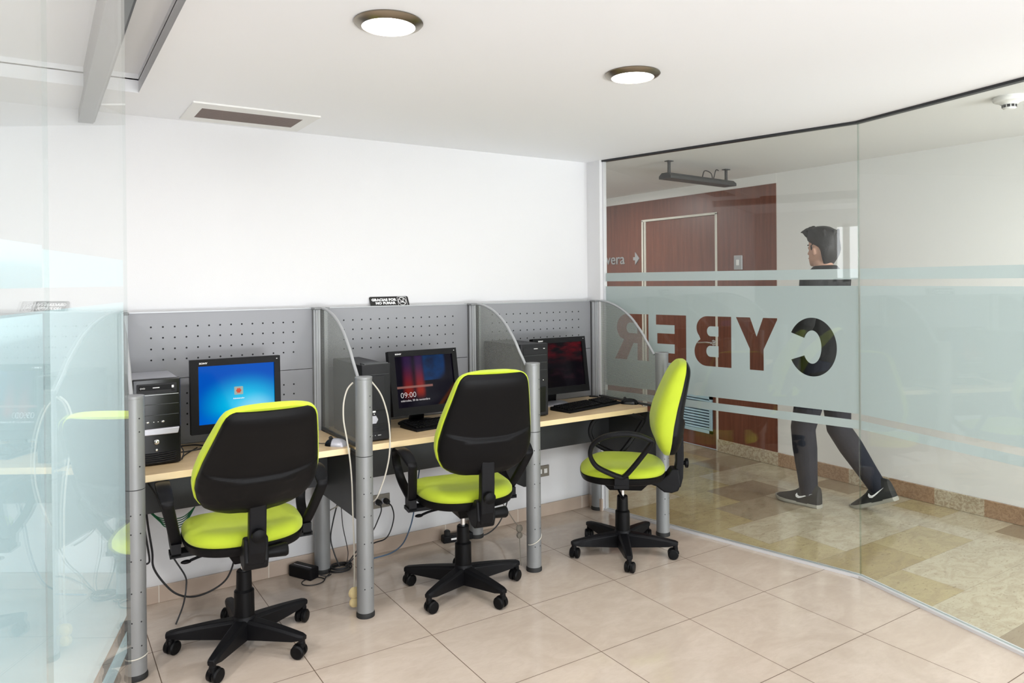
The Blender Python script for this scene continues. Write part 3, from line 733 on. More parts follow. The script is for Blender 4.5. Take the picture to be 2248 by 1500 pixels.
# ------------------------------------------------------------------ monitors
def screen_mat(kind):
    m = bpy.data.materials.new('screen_image_'+kind); m.use_nodes = True; nt = m.node_tree
    nt.nodes.remove(nt.nodes['Principled BSDF']); out = nt.nodes['Material Output']
    vec, u, v, _ = axes(nt, 'UV')
    if kind == 'blue':
        r = ((u-.62)*(u-.62)*1.1 + (v-.30)*(v-.30)*1.5).pow(.5)
        g = r.ramp(.12, .75)
        col = mixc(nt, g, srgb(0, 186, 228), srgb(0, 80, 182))
        r2 = ((u-.74)*(u-.74) + (v-.12)*(v-.12)*.7).pow(.5)
        col = mixc(nt, (r2.ramp(.10, .34)*-1+1)*.35, col, srgb(190, 225, 240))
        col = mixc(nt, (v.ramp(.0, .25)*-1+1)*.5, col, srgb(0, 100, 210)); st = 1.0
    elif kind == 'lock':
        n = noise(nt, vec, 4, 4)
        bars = u.band(.14, .28, .05)*.8 + u.band(.34, .47, .04)
        red = mixc(nt, v.ramp(.25, .9), srgb(176, 40, 12), srgb(62, 32, 84))
        col = mixc(nt, bars.min(1.)*v.band(.22, 1.1, .1), (.006, .004, .012), red)
        d = ((u-.53)*(u-.53) + (v-.85)*(v-.85)*.8).pow(.5)
        col = mixc(nt, u.band(.48, .86, .03)*(d.ramp(.3, .42)*-1+1)*v.gt(.5)*n.ramp(.1, .6), col, srgb(12, 62, 120))
        col = mixc(nt, v.band(.375, .415, .01)*u.lt(.62)*.8, col, srgb(190, 130, 120))
        k = (u*1.3 - v - .95).abs()
        col = mixc(nt, (k.ramp(.0, .09)*-1+1)*u.gt(.6)*v.lt(.42)*.6, col, srgb(110, 55, 8)); st = 1.0
    else:
        n = noise(nt, vec, 3.2, 5, (1, 2.4, 1))
        col = mixc(nt, v.ramp(.45, .95)*n.ramp(.35, .7), (.010, .008, .012), srgb(120, 22, 34))
        col = mixc(nt, v.band(.15, .4, .08)*n.ramp(.4, .7)*.5, col, srgb(70, 40, 52)); st = .8
    em = nt.nodes.new('ShaderNodeEmission'); nt.links.new(col, em.inputs[0]); em.inputs[1].default_value = st*(1.1 if kind == 'blue' else .6)
    gl = nt.nodes.new('ShaderNodeBsdfGlossy'); gl.inputs[0].default_value = (.0035, .0035, .0035, 1); gl.inputs['Roughness'].default_value = .1
    ad = nt.nodes.new('ShaderNodeAddShader'); nt.links.new(em.outputs[0], ad.inputs[0]); nt.links.new(gl.outputs[0], ad.inputs[1]); nt.links.new(ad.outputs[0], out.inputs[0])
    return m
def monitor(cx, cy, zb, tilt, rz, kind, basemat, label, mw=.392, mh=.330):
    t = thing('monitor', (cx, cy, ZT), 0, label, 'monitor')
    T = Matrix.Translation((cx, cy, zb)) @ Matrix.Rotation(rz, 4, 'Z') @ Matrix.Rotation(-tilt, 4, 'X')
    hw = mw/2; bl, bt, bb = .033, .030, .040
    sx0, sx1, sz0, sz1 = -hw+bl, hw-bl+.006, bb, mh-bt
    b = MB()
    for q in (((-hw, 0), (hw, sz0)), ((-hw, sz1), (hw, mh)), ((-hw, sz0), (sx0, sz1)), ((sx1, sz0), (hw, sz1))): b.box((q[0][0], -.022, q[0][1]), (q[1][0], .014, q[1][1]), T)
    b.box((-hw+.002, -.004, .002), (hw-.002, .018, mh-.002), T)
    bz = b.build('bezel', M['black'], t, 0)
    b = MB(); text_mb(b, 'SONY', .010, T @ face_m((-hw+.036, -.0228, mh-.020), (1,0,0), (0,0,1)), .0006, .0003, 'LEFT', 1., 1.3); MB().box((hw-.018, -.0228, mh-.015), (hw-.013, -.0215, mh-.012), T).build('indicator_light', M['white'], bz, 0)
    b.build('logo_print', M['white'], bz, 0)
    b = MB(); b.loft([[(-hw*.96, .014, .012), (hw*.96, .014, .012), (hw*.96, .014, mh-.012), (-hw*.96, .014, mh-.012)], [(-hw*.7, .055, .06), (hw*.7, .055, .06), (hw*.7, .055, mh-.06), (-hw*.7, .055, mh-.06)]], M4=T); b.build('rear_housing', M['black'], t, 0, .004)
    me = bpy.data.meshes.new('screen'); vs = [T @ Vector(p) for p in ((sx0, -.0125, sz0), (sx1, -.0125, sz0), (sx1, -.0125, sz1), (sx0, -.0125, sz1), (sx0, -.006, sz0), (sx1, -.006, sz0), (sx1, -.006, sz1), (sx0, -.006, sz1))]
    vs = [p - t.location for p in vs]
    me.from_pydata([tuple(p) for p in vs], [], [(0,1,2,3), (5,4,7,6), (0,4,5,1), (1,5,6,2), (2,6,7,3), (3,7,4,0)]); me.materials.append(screen_mat(kind)); me.materials.append(M['black'])
    for p in me.polygons: p.material_index = 0 if p.index == 0 else 1
    uv = me.uv_layers.new(name='uv')
    for i, q in zip(me.polygons[0].loop_indices, ((0,0), (1,0), (1,1), (0,1))): uv.data[i].uv = q
    s_ = bpy.data.objects.new('screen', me); C.objects.link(s_); s_.parent = t
    em = lambda n, c, s=.8: mat(n, (0,0,0), .5, emit=(c, s))
    sw, shh = sx1-sx0, sz1-sz0
    at = lambda u, v, d=-.0135: (sx0+u*sw, d, sz0+v*shh)
    if kind == 'blue':
        b = MB(); b.prism(rr(sx0+.46*sw, sz0+.47*shh, sx0+.575*sw, sz0+.61*shh, .003), -.0138, -.0126, 'XZ', T); b.build('login_tile', em('tile_pale', srgb(190, 215, 205), .6), s_, 0)
        b = MB()
        for k in range(6):
            a = 2*PI*k/6; b.ball(at(.517+.022*cos(a), .54+.028*sin(a), -.0140), .0045, 8, (1, .12, 1.1), T)
        b.ball(at(.517, .54, -.0141), .006, 10, (1, .12, 1), T)
        b.build('login_flower', em('tile_orange', srgb(226, 74, 20), .8), s_)
        b = MB(); text_mb(b, 'Administrador', .0085, T @ face_m(at(.517, .395), (1,0,0), (0,0,1)), .0004, .0002, 'CENTER'); b.build('login_name', em('txt', (1, 1, 1), .9), s_, 0)
    if kind == 'lock':
        b = MB(); text_mb(b, '09:00', .040, T @ face_m(at(.055, .19), (1,0,0), (0,0,1)), .0004, -.0006); text_mb(b, 'miércoles, 30 de noviembre', .0145, T @ face_m(at(.055, .115), (1,0,0), (0,0,1)), .0004)
        b.build('clock_text', em('txt2', (.9, .86, .86), .75), s_, 0)
    # stand
    b = MB(); c0 = T @ Vector((0, .045, .06)); yb_ = cy + .145
    b.loft([[(cx-.04, yb_-.03, ZT+.012), (cx+.04, yb_-.03, ZT+.012), (cx+.04, yb_, ZT+.012), (cx-.04, yb_, ZT+.012)], [(cx-.035, yb_-.045, zb), (cx+.035, yb_-.045, zb), (cx+.035, yb_-.015, zb), (cx-.035, yb_-.015, zb)], [(cx-.035, cy+.02, zb+.12), (cx+.035, cy+.02, zb+.12), (cx+.035, cy+.055, zb+.13), (cx-.035, cy+.055, zb+.13)]]); b.build('stand_neck', M['black'], t, 0, .004)
    MB().lathe([(.105, 0), (.105, .006), (.09, .013), (.03, .020), (.005, .021)], (0, 0, 0), 40, M4=Matrix.Translation((cx, yb_-.035, ZT)) @ Matrix.Diagonal((1.05, .72, 1, 1))).build('stand_base', basemat, t)
    return t
monitor(.459, -.265, .812, math.radians(2.5), 0, 'blue', M['black'], 'black monitor showing a blue login screen on the left desk')
monitor(1.388, -.335, .800, math.radians(11), 0, 'lock', M['black'], 'black monitor showing a red and blue lock screen with the time 09:00')
monitor(2.302, -.285, .815, math.radians(8), 0, 'dark', M['casegrey'], 'black monitor with a dim dark red picture on the right desk', .385)

# ------------------------------------------------------------------ keyboards and mice
def keyboard(x, y, rz, L, label):
    t = thing('keyboard', (x, y, ZT), rz, label, 'keyboard')
    sec = lambda xx: [(xx, -.078, 0), (xx, .078, 0), (xx, .078, .020), (xx, .06, .022), (xx, -.06, .012), (xx, -.078, .007)]
    MB().loft([sec(-L/2), sec(L/2)]).build('body', M['black'], t, 0, .003, local=True)
    b = MB(); p = .0192
    for r in range(6):
        y0 = .052 - r*.0195 - (.0 if r == 0 else .002)
        zz = .012 + (y0+.06)/.12*.010
        n = int((L-.02)/p)
        for k in range(n):
            x0 = -L/2 + .011 + k*p
            if k in (15,) and n > 17: continue
            if r == 5 and 3 <= k <= 9:
                if k == 3: b.box((x0, y0-.008, zz), (x0 + 7*p - .003, y0+.008, zz+.008))
                continue
            b.box((x0, y0-.008, zz), (x0+.0158, y0+.008, zz+.008))
    b.build('keys', M['blacksoft'], t, 0, .0012, 1, local=True)
    return t
keyboard(2.418, -.372, math.radians(10.5), .47, 'black full size keyboard lying on the right desk')
keyboard(1.48, -.345, math.radians(8), .44, 'black keyboard in front of the lock screen monitor, half hidden by the middle chair')
keyboard(.53, -.455, math.radians(2), .42, 'black keyboard on the left desk hidden behind the left chair except its end')
def mouse(x, y, rz, m1, m2, label):
    t = thing('mouse', (x, y, ZT), rz, label, 'computer mouse')
    def body(y0, y1, n=14, k=1.):
        rings = []
        for i in range(n+1):
            u = i/n; yy = y0 + (y1-y0)*u; s_ = (yy+.055)/.11
            w = .030*k*max(.02, (1-(2*s_-1)**4))**.5; h = .036*max(.02, (1-(2*s_-1)**4))**.5*(.75+.5*s_*(1-s_)*1.6)
            ring = [(w*cos(a), yy, max(0, h*sin(a))) for a in [PI*j/12 for j in range(13)]]
            rings.append(ring)
        return rings
    MB().loft(body(-.055, .012)).build('palm_shell', m1, t, local=True)
    MB().loft(body(.010, .055)).build('buttons', m2, t, local=True)
    MB().cyl((-.003, .028, .033), (.003, .028, .033), .009, n=16).build('wheel', M['rubber'], t, local=True)
    return t
mouse(.842, -.505, math.radians(40), M['casegrey'], M['blackgloss'], 'silver and black mouse on the left desk beside the divider')
mouse(2.692, -.440, math.radians(35), M['blackgloss'], M['blackgloss'], 'glossy black mouse at the right end of the right desk')
def cord(name, pts, r, m, label, cat='cable', sm_=6, group=None):
    o = MB().tube(pts, r, 8, sm_).build(name, m); return tag(o, label, cat, group)
cord('mouse_cable', [(.812, -.478, ZT+.010), (.79, -.43, ZT+.003), (.765, -.36, ZT+.003), (.73, -.30, ZT+.003), (.70, -.2, ZT+.003)], .0018, M['cable'], 'thin black cable of the silver and black mouse')
cord('mouse_cable', [(2.668, -.396, ZT+.010), (2.66, -.34, ZT+.003), (2.70, -.27, ZT+.003), (2.705, -.20, ZT+.003), (2.68, -.12, ZT+.003)], .0018, M['cable'], 'thin black cable curling from the glossy black mouse')
cord('monitor_cable', [(.215, -.28, ZT+.01), (.26, -.25, ZT+.004), (.31, -.23, ZT+.004), (.34, -.19, ZT+.004), (.30, -.13, ZT+.004), (.24, -.12, ZT+.004), (.22, -.2, ZT+.02)], .003, M['cable'], 'black cables coiled on the left desk beside the silver sided tower')
cord('monitor_cable', [(.205, -.33, ZT+.06), (.218, -.37, ZT+.03), (.206, -.40, ZT+.006), (.23, -.32, ZT+.004), (.30, -.2, ZT+.005)], .0025, M['cable'], 'black cable looping down at the foot of the silver sided tower')

# ------------------------------------------------------------------ outlets
def outlet(x0, x1, z0, z1, label, plugs):
    t = thing('wall_outlet', ((x0+x1)/2, 0, (z0+z1)/2), 0, label, 'outlet', 'wall outlets under the desks')
    MB().box((x0, -.009, z0), (x1, 0, z1)).build('plate', M['outlet'], t, 0, .002)
    xm, zm = (x0+x1)/2, (z0+z1)/2
    for k in (-1, 1):
        MB().box((xm+k*.02-.012, -.011, zm-.014), (xm+k*.02+.012, -.008, zm+.014)).build('socket', M['whitepl'] if not plugs else M['casegrey'], t, 0, .001)
    return t
outlet(1.205, 1.318, .246, .320, 'grey wall outlet with two black plugs under the middle desk', True)
outlet(2.305, 2.402, .250, .320, 'grey wall outlet with white sockets under the right desk', False)
outlet(.225, .245+.06, .23, .30, 'grey wall outlet under the left desk behind the left chair', False)
for k, (px, lab) in enumerate(((1.245, 'left black plug in the middle desk outlet'), (1.290, 'right black plug in the middle desk outlet'))):
    o = MB().lathe([(.014, -.010), (.016, -.02), (.014, -.045), (.006, -.055)], (px, 0, .283), 16, 'Y').build('plug', M['rubber'])
    tag(o, lab, 'plug')

# ------------------------------------------------------------------ cables
cord('power_cable', [(1.290, -.05, .28), (1.303, -.07, .26), (1.318, -.06, .20), (1.302, -.05, .125), (1.264, -.06, .090), (1.19, -.08, .088), (1.10, -.1, .06), (1.03, -.11, .012)], .0035, M['cable'], 'black power cable curving down from the right plug of the middle outlet')
cord('power_cable', [(1.245, -.05, .28), (1.243, -.065, .25), (1.225, -.06, .20), (1.19, -.07, .15), (1.12, -.09, .10), (1.02, -.12, .014)], .0035, M['cable'], 'black power cable running left from the left plug of the middle outlet')
cord('hanging_cable', [(.975, -.14, .42), (.985, -.12, .37), (.965, -.10, .26), (.950, -.10, .17), (.965, -.11, .09), (.99, -.12, .02)], .0035, M['cable'], 'black cable hanging in a loop beside the second divider leg')
cord('hanging_cable', [(.980, -.14, .42), (1.0, -.12, .33), (1.015, -.10, .22), (1.035, -.10, .12), (1.042, -.10, .07), (1.03, -.11, .02)], .0022, M['cable'], 'thin black cable hanging right of the second divider leg')
cord('hanging_cable', [(.985, -.14, .42), (1.02, -.14, .34), (1.07, -.14, .29), (1.12, -.14, .26)], .0035, M['cable'], 'short black cable hanging under the middle desk behind the post')
b = MB()
for k in range(4):
    rr_ = .052 + .006*sin(k*2); b.tube([(.99 + rr_*cos(a)*1.05 + .003*k, -.115 + rr_*.8*sin(a), .006 + .006*k + .002*sin(a*2+k)) for a in [2*PI*j/16 for j in range(16)]], .0036, 8, 3, True)
tag(b.build('coiled_cable', M['cable']), 'black cable coiled in a ring on the floor right of the second divider leg', 'cable')
cord('floor_cable', [(.83+.055*cos(a), -.185+.045*sin(a), .004) for a in [2*PI*j/14 for j in range(14)]] + [(.90, -.17, .004), (.93, -.14, .006)], .0026, M['cable'], 'thin black cable looped on the floor in front of the second divider leg')
t = thing('power_adapter', (.80, -.06, 0), 0, 'black box shaped power adapter on the floor left of the second divider leg', 'power adapter')
Ma = Matrix.Translation((.812, -.092, 0)) @ Matrix.Rotation(math.radians(-62), 4, 'Z')
MB().box((-.075, -.030, .0), (.075, .030, .058), Ma).build('housing', M['black'], t, 0, .006)
MB().box((-.06, -.010, .0581), (.06, -.006, .0586), Ma).build('label_edge', M['casegrey'], t, 0)
b = MB().tube([(.868, -.165, .02), (.90, -.18, .012), (.93, -.16, .008)], .003, 8); b.build('lead', M['cable'], t)
cord('hanging_cable', [(.085, -.20, .56), (.100, -.16, .42), (.118, -.15, .29), (.122, -.15, .22), (.160, -.15, .145), (.215, -.15, .078), (.285, -.15, .048), (.36, -.15, .056), (.425, -.15, .09), (.458, -.15, .15), (.468, -.17, .24), (.462, -.22, .38), (.455, -.235, .475)], .0045, M['cable'], 'long black cable drooping in a wide curve under the left desk')
cord('hanging_cable', [(.060, -.40, .70), (.085, -.30, .64), (.130, -.25, .55), (.165, -.25, .42), (.178, -.25, .33), (.19, -.25, .28), (.236, -.25, .19), (.241, -.25, .14), (.225, -.27, .07), (.19, -.30, .004)], .0036, M['cable'], 'black cable running from the left desk edge down to the floor')
cord('hanging_cable', [(.075, -.20, .52), (.086, -.18, .40), (.105, -.16, .27), (.10, -.16, .245), (.085, -.16, .25), (.06, -.16, .29)], .0042, M['cable'], 'short black cable loop beside the leftmost post under the left desk')
b = MB()
for k in range(5): b.tube([(.10, -.19, .50-.004*k), (.13+.004*k, -.18, .455-.007*k), (.175, -.17, .43-.009*k), (.24, -.18, .43-.01*k), (.29, -.19, .47)], .0024, 6)
tag(b.build('network_cables', M['greencord']), 'bundle of green network cables under the left desk', 'cable')
cord('network_cable', [(1.418, -.18, .48), (1.420, -.13, .34), (1.416, -.11, .235), (1.396, -.10, .14), (1.352, -.10, .060), (1.286, -.10, .024), (1.19, -.10, .016), (1.09, -.10, .012)], .0038, M['bluecord'], 'blue grey network cable bending down to the floor left of the middle chair')
# white cable looped over the second front post
wp = [(.955, -.03, .285), (.965, -.3, .40), (.984, -.58, .47), (1.017, -.62, .555), (1.045, -.625, .65), (1.055, -.625, .73), (1.053, -.625, .81), (1.040, -.625, .89), (1.012, -.625, .97), (.966, -.628, 1.032), (.9485, -.64, 1.040)]
wq = [(.874, -.64, 1.036), (.853, -.625, 1.005), (.838, -.62, .945), (.837, -.62, .87), (.850, -.62, .79), (.864, -.622, .69), (.871, -.625, .58), (.876, -.62, .44), (.884, -.61, .30), (.888, -.60, .16), (.890, -.59, .10)]
cord('white_cable', wp, .0036, M['offwhite'], 'off white cable hanging right of the second front post', 'cable')
cord('white_cable', wq, .0036, M['offwhite'], 'off white cable hanging left of the second front post', 'cable')
b = MB(); b.lathe([(.002, -.012), (.022, -.010), (.027, 0), (.022, .010), (.002, .012)], (.890, -.590, .078), 20, 'Y'); b.lathe([(.002, -.012), (.020, -.010), (.024, 0), (.020, .010), (.002, .012)], (.890, -.590, .034), 20, 'Y')
tag(b.build('cord_knob', M['beige']), 'two pale beige round cord knobs behind the foot of the second front post', 'cord knob')
b = MB(); b.lathe([(.002, -.010), (.016, -.008), (.020, 0), (.016, .008), (.002, .010)], (1.782, -.60, .20), 18, 'Y'); b.lathe([(.002, -.010), (.014, -.008), (.017, 0), (.014, .008), (.002, .010)], (1.782, -.60, .165), 18, 'Y')
tag(b.build('cord_knob', M['outlet']), 'grey brown round cord knob hanging left of the third front post', 'cord knob')
cord('thin_cord', [(1.70, -.30, .47), (1.73, -.45, .36), (1.765, -.57, .24), (1.78, -.60, .21)], .0024, M['outlet'], 'thin grey cord slanting down to the third front post')
cord('thin_cord', [(1.783, -.60, .15), (1.782, -.605, .08), (1.784, -.61, .01)], .0022, M['outlet'], 'thin grey cord hanging below the knob at the third front post')
# white tie around third post foot and around first post foot
def tie(cx, z, rise, label):
    pts = [(cx+.0395*cos(a), PY+.0395*sin(a), z + rise*(-cos(a))*-1) for a in [PI*1.05 + PI*.95*j/10 for j in range(11)]]
    cord('cable_tie', pts, .0022, M['offwhite'], label, 'cable')
tie(2*W, .16, .022, 'white cord wound round the third front post near its foot')
tie(0, .085, .004, 'white cord wound round the foot of the leftmost front post')
# power strip behind the middle chair
t = thing('power_strip', (1.66, -.08, 0), 0, 'black power strip with pale label on the floor behind the middle chair', 'power strip')
Mp = Matrix.Translation((1.70, -.075, 0)) @ Matrix.Rotation(math.radians(-8), 4, 'Z')
MB().box((-.09, -.025, 0), (.09, .025, .04), Mp).build('housing', M['black'], t, 0, .006)
MB().box((-.045, -.0262, .016), (.0, -.0252, .026), Mp).build('label_strip', M['white'], t, 0)
MB().lathe([(.018, .04), (.018, .062), (.012, .068)], (0, 0, 0), 16, M4=Mp @ Matrix.Translation((-.06, 0, 0))).build('plug', M['rubber'], t)
cord('power_cable', [(1.79, -.09, .012), (1.86, -.12, .014), (1.93, -.13, .05), (1.975, -.14, .12), (2.0, -.17, .25)], .004, M['cable'], 'black cable rising from the floor behind the middle chair')

# ------------------------------------------------------------------ chairs
def make_chair():
    t = thing('office_chair', (0, 0, 0)); loc = dict(local=True)
    up = []
    # base
    b = MB(); b.lathe([(.030, .052), (.046, .058), (.050, .075), (.046, .112), (.040, .128), (.002, .130)], (0,0,0), 32); b.build('base_hub', M['black'], t, **loc)
    for k in range(5):
        R = Matrix.Rotation(2*PI*k/5, 4, 'Z'); b = MB(); rings = []
        for i in range(9):
            u = i/8; r = .035 + .245*u; w = .031*(1-u) + .019*u; zt = .118 - .010*u - .012*u*u; hb = .052*(1-u)**.8 + .026
            if i == 8: hb *= .9
            rings.append([(r, -w, zt-hb), (r, w, zt-hb), (r, w, zt-.010), (r, w*.62, zt), (r, -w*.62, zt), (r, -w, zt-.010)])
        rings.append([(.296, -.012, .072), (.296, .012, .072), (.296, .014, .086), (.296, .008, .091), (.296, -.008, .091), (.296, -.014, .086)])
        b.loft(rings, M4=R); b.cyl((.282, 0, .046), (.282, 0, .078), .013, n=14, M4=R)
        lg = b.build('leg', M['black'], t, 30, .002, **loc)
        sw = [.5, -.7, .9, -.4, .2][k]
        Q = R @ Matrix.Translation((.282, 0, 0)) @ Matrix.Rotation(sw, 4, 'Z')
        b = MB()
        for s_ in (-1, 1):
            b.lathe([(.004, s_*.004), (.024, s_*.004), (.0275, s_*.008), (.0275, s_*.020), (.022, s_*.025), (.004, s_*.026)], (-.012, 0, .0275), 26, 'Y', Q)
        b.mat(0).cyl((-.012, -.006, .0275), (-.012, .006, .0275), .010, n=12, M4=Q)
        hood = [(.030*cos(a)-.010, .030 + .028*sin(a)) for a in [math.radians(x) for x in range(-10, 200, 15)]]
        b.prism([(u, v) for u, v in hood] + [(-.02, .036), (.008, .036)], -.004, .004, 'XZ', Q)
        b.lathe([(.014, .044), (.014, .060), (.010, .062)], (0, 0, 0), 14, 'Z', Q)
        b.build('caster', M['blacksoft'], lg, **loc)
    b = MB(); b.lathe([(.0125, .20), (.0125, .40)], (0,0,0), 20); gc = b.build('gas_lift', M['chrome'], t, **loc)
    b = MB(); b.lathe([(.038, .10), (.040, .14), (.039, .228), (.034, .233), (.031, .236), (.029, .308), (.026, .312), (.014, .312)], (0,0,0), 32); b.build('column_cover', M['blacksoft'], gc, **loc)
    # mechanism
    b = MB(); b.loft([[(-.05, -.10, .352), (.05, -.10, .352), (.05, .07, .352), (-.05, .07, .352)], [(-.085, -.16, .420), (.085, -.16, .420), (.085, .13, .420), (-.085, .13, .420)]])
    mc = b.build('mechanism', M['black'], t, 0, .004, **loc); up.append(mc)
    
    b = MB(); b.tube([(-.05, .03, .375), (-.15, .02, .370), (-.20, .01, .362)], .006, 8); b.ball((-.215, .008, .36), .013, 12, (1.6, .9, .6)); b.build('lift_lever', M['black'], mc, **loc)
    # seat
    def outline(s_, n=64, hx=.228, hy=.226):
        out = []
        for i in range(n):
            a = 2*PI*i/n; ca, sa = cos(a), sin(a); p = 2/2.7
            x = hx*s_*math.copysign(abs(ca)**p, ca); y = hy*s_*math.copysign(abs(sa)**p, sa)
            x *= 1 + .04*(y/hy); out.append((x, y))
        return out
    def zmod(x, y, z, k):   # waterfall front, gentle saddle
        z -= k*.030*max(0, (y-.08)/.15)**2
        z += k*.010*(abs(x)/.23)**2 - k*.012*math.exp(-((x/.13)**2 + ((y+.03)/.12)**2))
        z += k*.010*max(0, (-y-.10)/.13)
        return z
    rings = []
    for s_, z, k in ((.90, .450, 0), (.96, .456, 0), (1.0, .464, .2), (1.0, .476, .5), (.965, .487, .8), (.91, .496, 1), (.82, .502, 1), (.68, .505, 1), (.5, .507, 1), (.3, .508, 1), (.12, .508, 1), (.02, .508, 1)):
        rings.append([(x, y, zmod(x, y, z, k)) for x, y in outline(s_)])
    up.append(MB().loft(rings).build('seat_cushion', M['lime'], t, 60, **loc))
    rings = [[(x, y, z) for x, y in outline(s_)] for s_, z in ((.60, .418), (.90, .420), (.975, .427), (1.0, .440), (1.01, .456), (.985, .461), (.94, .461))]
    up.append(MB().loft(rings).build('seat_shell', M['blacksoft'], t, 40, **loc))
    # backrest
    wtab = [(.520, .125), (.535, .163), (.56, .193), (.60, .213), (.65, .224), (.70, .223), (.78, .210), (.86, .194), (.94, .177), (.99, .166), (1.015, .157), (1.032, .143), (1.043, .119), (1.050, .078)]
    ftab = [(.52, -.262), (.56, -.232), (.62, -.208), (.70, -.200), (.78, -.214), (.86, -.240), (.94, -.270), (1.0, -.298), (1.04, -.330), (1.05, -.345)]
    itab = [(.52, -.288), (.6, -.302), (.7, -.312), (.8, -.328), (.9, -.350), (1.0, -.368), (1.05, -.368)]
    btab = [(.52, -.315), (.56, -.338), (.62, -.352), (.7, -.360), (.8, -.370), (.9, -.386), (.98, -.398), (1.02, -.396), (1.045, -.378)]
    wrap = lambda x: .40*x*x + .048
    zc = lambda z: 1.05 - (1.05-z)*.925
    zs = [.520 + .530*(.5 - .5*cos(PI*i/44)) for i in range(45)]
    rings = []
    for z in zs:
        w = interp(wtab, z); fi, ff = sinterp(itab, z), sinterp(ftab, z); T_ = ff - fi; ring = []
        for i in range(40):
            a = 2*PI*i/40; x = w*math.copysign(abs(cos(a))**(2/3.2), cos(a)); s_ = sin(a)
            y = fi + (T_*abs(s_)**.62 if s_ > 0 else -.006*abs(s_)**.5) + wrap(x); ring.append((x, y, zc(z)))
        rings.append(ring)
    up.append(MB().loft(rings).build('backrest_cushion', M['lime'], t, 60, **loc))
    rings = []; N = 88
    sst = lambda e0, e1, v: (lambda q: q*q*(3-2*q))(min(1, max(0, (v-e0)/(e1-e0))))
    for j in range(N+1):
        z = .524 + .516*(j/N); zz = z
        w = interp(wtab, z)*.975 - .002; fi, bb = sinterp(itab, z), sinterp(btab, z); T_ = fi - bb; ring = []
        for i in range(80):
            a = 2*PI*i/80; x = w*math.copysign(abs(cos(a))**(2/4.2), cos(a)); s_ = sin(a)
            e = max(0., 1-(abs(x)/(w+1e-6))**6)
            dy = 0
            if s_ < 0:
                rz_ = .718 + .85*x*x
                dy = .010*(1-sst(rz_-.009, rz_+.001, z))*e
                dy += .004*(1-sst(.052+.34*(z-.53), .058+.34*(z-.53), abs(x)))*(1-sst(.700, .715, z))*e
            y = fi + .002 - (T_*abs(s_)**.5 if s_ < 0 else -.001) + wrap(x) - dy; ring.append((x, y, zc(z)))
        rings.append(ring)
    up.append(MB().loft(rings).build('backrest_shell', M['blacksoft'], t, 50, **loc))
    # back bar
    ol = [(-.322, .74), (-.362, .74), (-.366, .52), (-.362, .42), (-.350, .372), (-.322, .350), (-.285, .345), (-.24, .352), (-.24, .385), (-.285, .392), (-.312, .42), (-.325, .50)]
    ol = [(y+.040, z) for y, z in ol]
    b = MB(); b.prism(ol, -.031, .031, 'YZ')
    bar = b.build('back_bar', M['black'], t, 0, .006, 3, **loc); up.append(bar)
    b = MB(); b.prism([(y+.040, z) for y, z in [(-.338, .470), (-.348, .385), (-.335, .352), (-.30, .340), (-.26, .344), (-.22, .375), (-.15, .395), (-.15, .418), (-.25, .418), (-.28, .440), (-.30, .470)]], -.044, .044, 'YZ')
    br = b.build('bracket', M['black'], t, 0, .008, 3, **loc); up.append(br)
    b = MB(); b.lathe([(.017, .03), (.021, .05), (.026, .118), (.022, .126), (.002, .127)], (0, -.238, .388), 24, 'X'); b.build('tension_knob', M['blacksoft'], br, **loc)
    b = MB(); b.lathe([(.010, -.362), (.012, -.372), (.025, -.376), (.026, -.389), (.018, -.393), (.002, -.394)], (.0, .040, .495), 20, 'Y'); b.build('height_knob', M['blacksoft'], bar, **loc)
    # armrests
    pth = [(y-.030, z) for y, z in [(.045, .472), (.105, .494), (.165, .525), (.194, .563), (.202, .603), (.186, .648), (.142, .682), (.08, .700), (.01, .705), (-.050, .695), (-.092, .677), (-.108, .666), (-.092, .636), (-.062, .592), (-.030, .548), (.005, .504), (.030, .478)]]
    for sd in (-1, 1):
        P = catmull([(0, y, z) for y, z in pth], 4, True); N = len(P); rings = []
        for i in range(N):
            tt = (P[(i+1) % N] - P[i-1]).normalized(); nn_ = Vector((0, -tt.z, tt.y)); z = P[i].z
            pad = sst(.66, .70, z); hw = .021 + .007*pad; th = .0115
            cx = sd*(.250 + .045*(z-.47)/.23)
            rings.append([Vector((cx, P[i].y, z)) + Vector((hw*math.copysign(abs(cos(a))**.5, cos(a)), 0, 0)) + nn_*th*math.copysign(abs(sin(a))**.6, sin(a)) for a in [2*PI*k/12 for k in range(12)]])
        rings.append(rings[0]); b = MB(); b.loft(rings, caps=False)
        x0, x1 = (sd*.16, sd*.275); b.box((min(x0, x1), -.022, .420), (max(x0, x1), .052, .436)); b.box((min(sd*.235, sd*.270), -.022, .426), (max(sd*.235, sd*.270), .050, .474))
        up.append(b.build('armrest', M['black'], t, 40, **loc))
    return t, up
ch, up = make_chair()
chairs = [ch, copy_tree(ch), copy_tree(ch)]
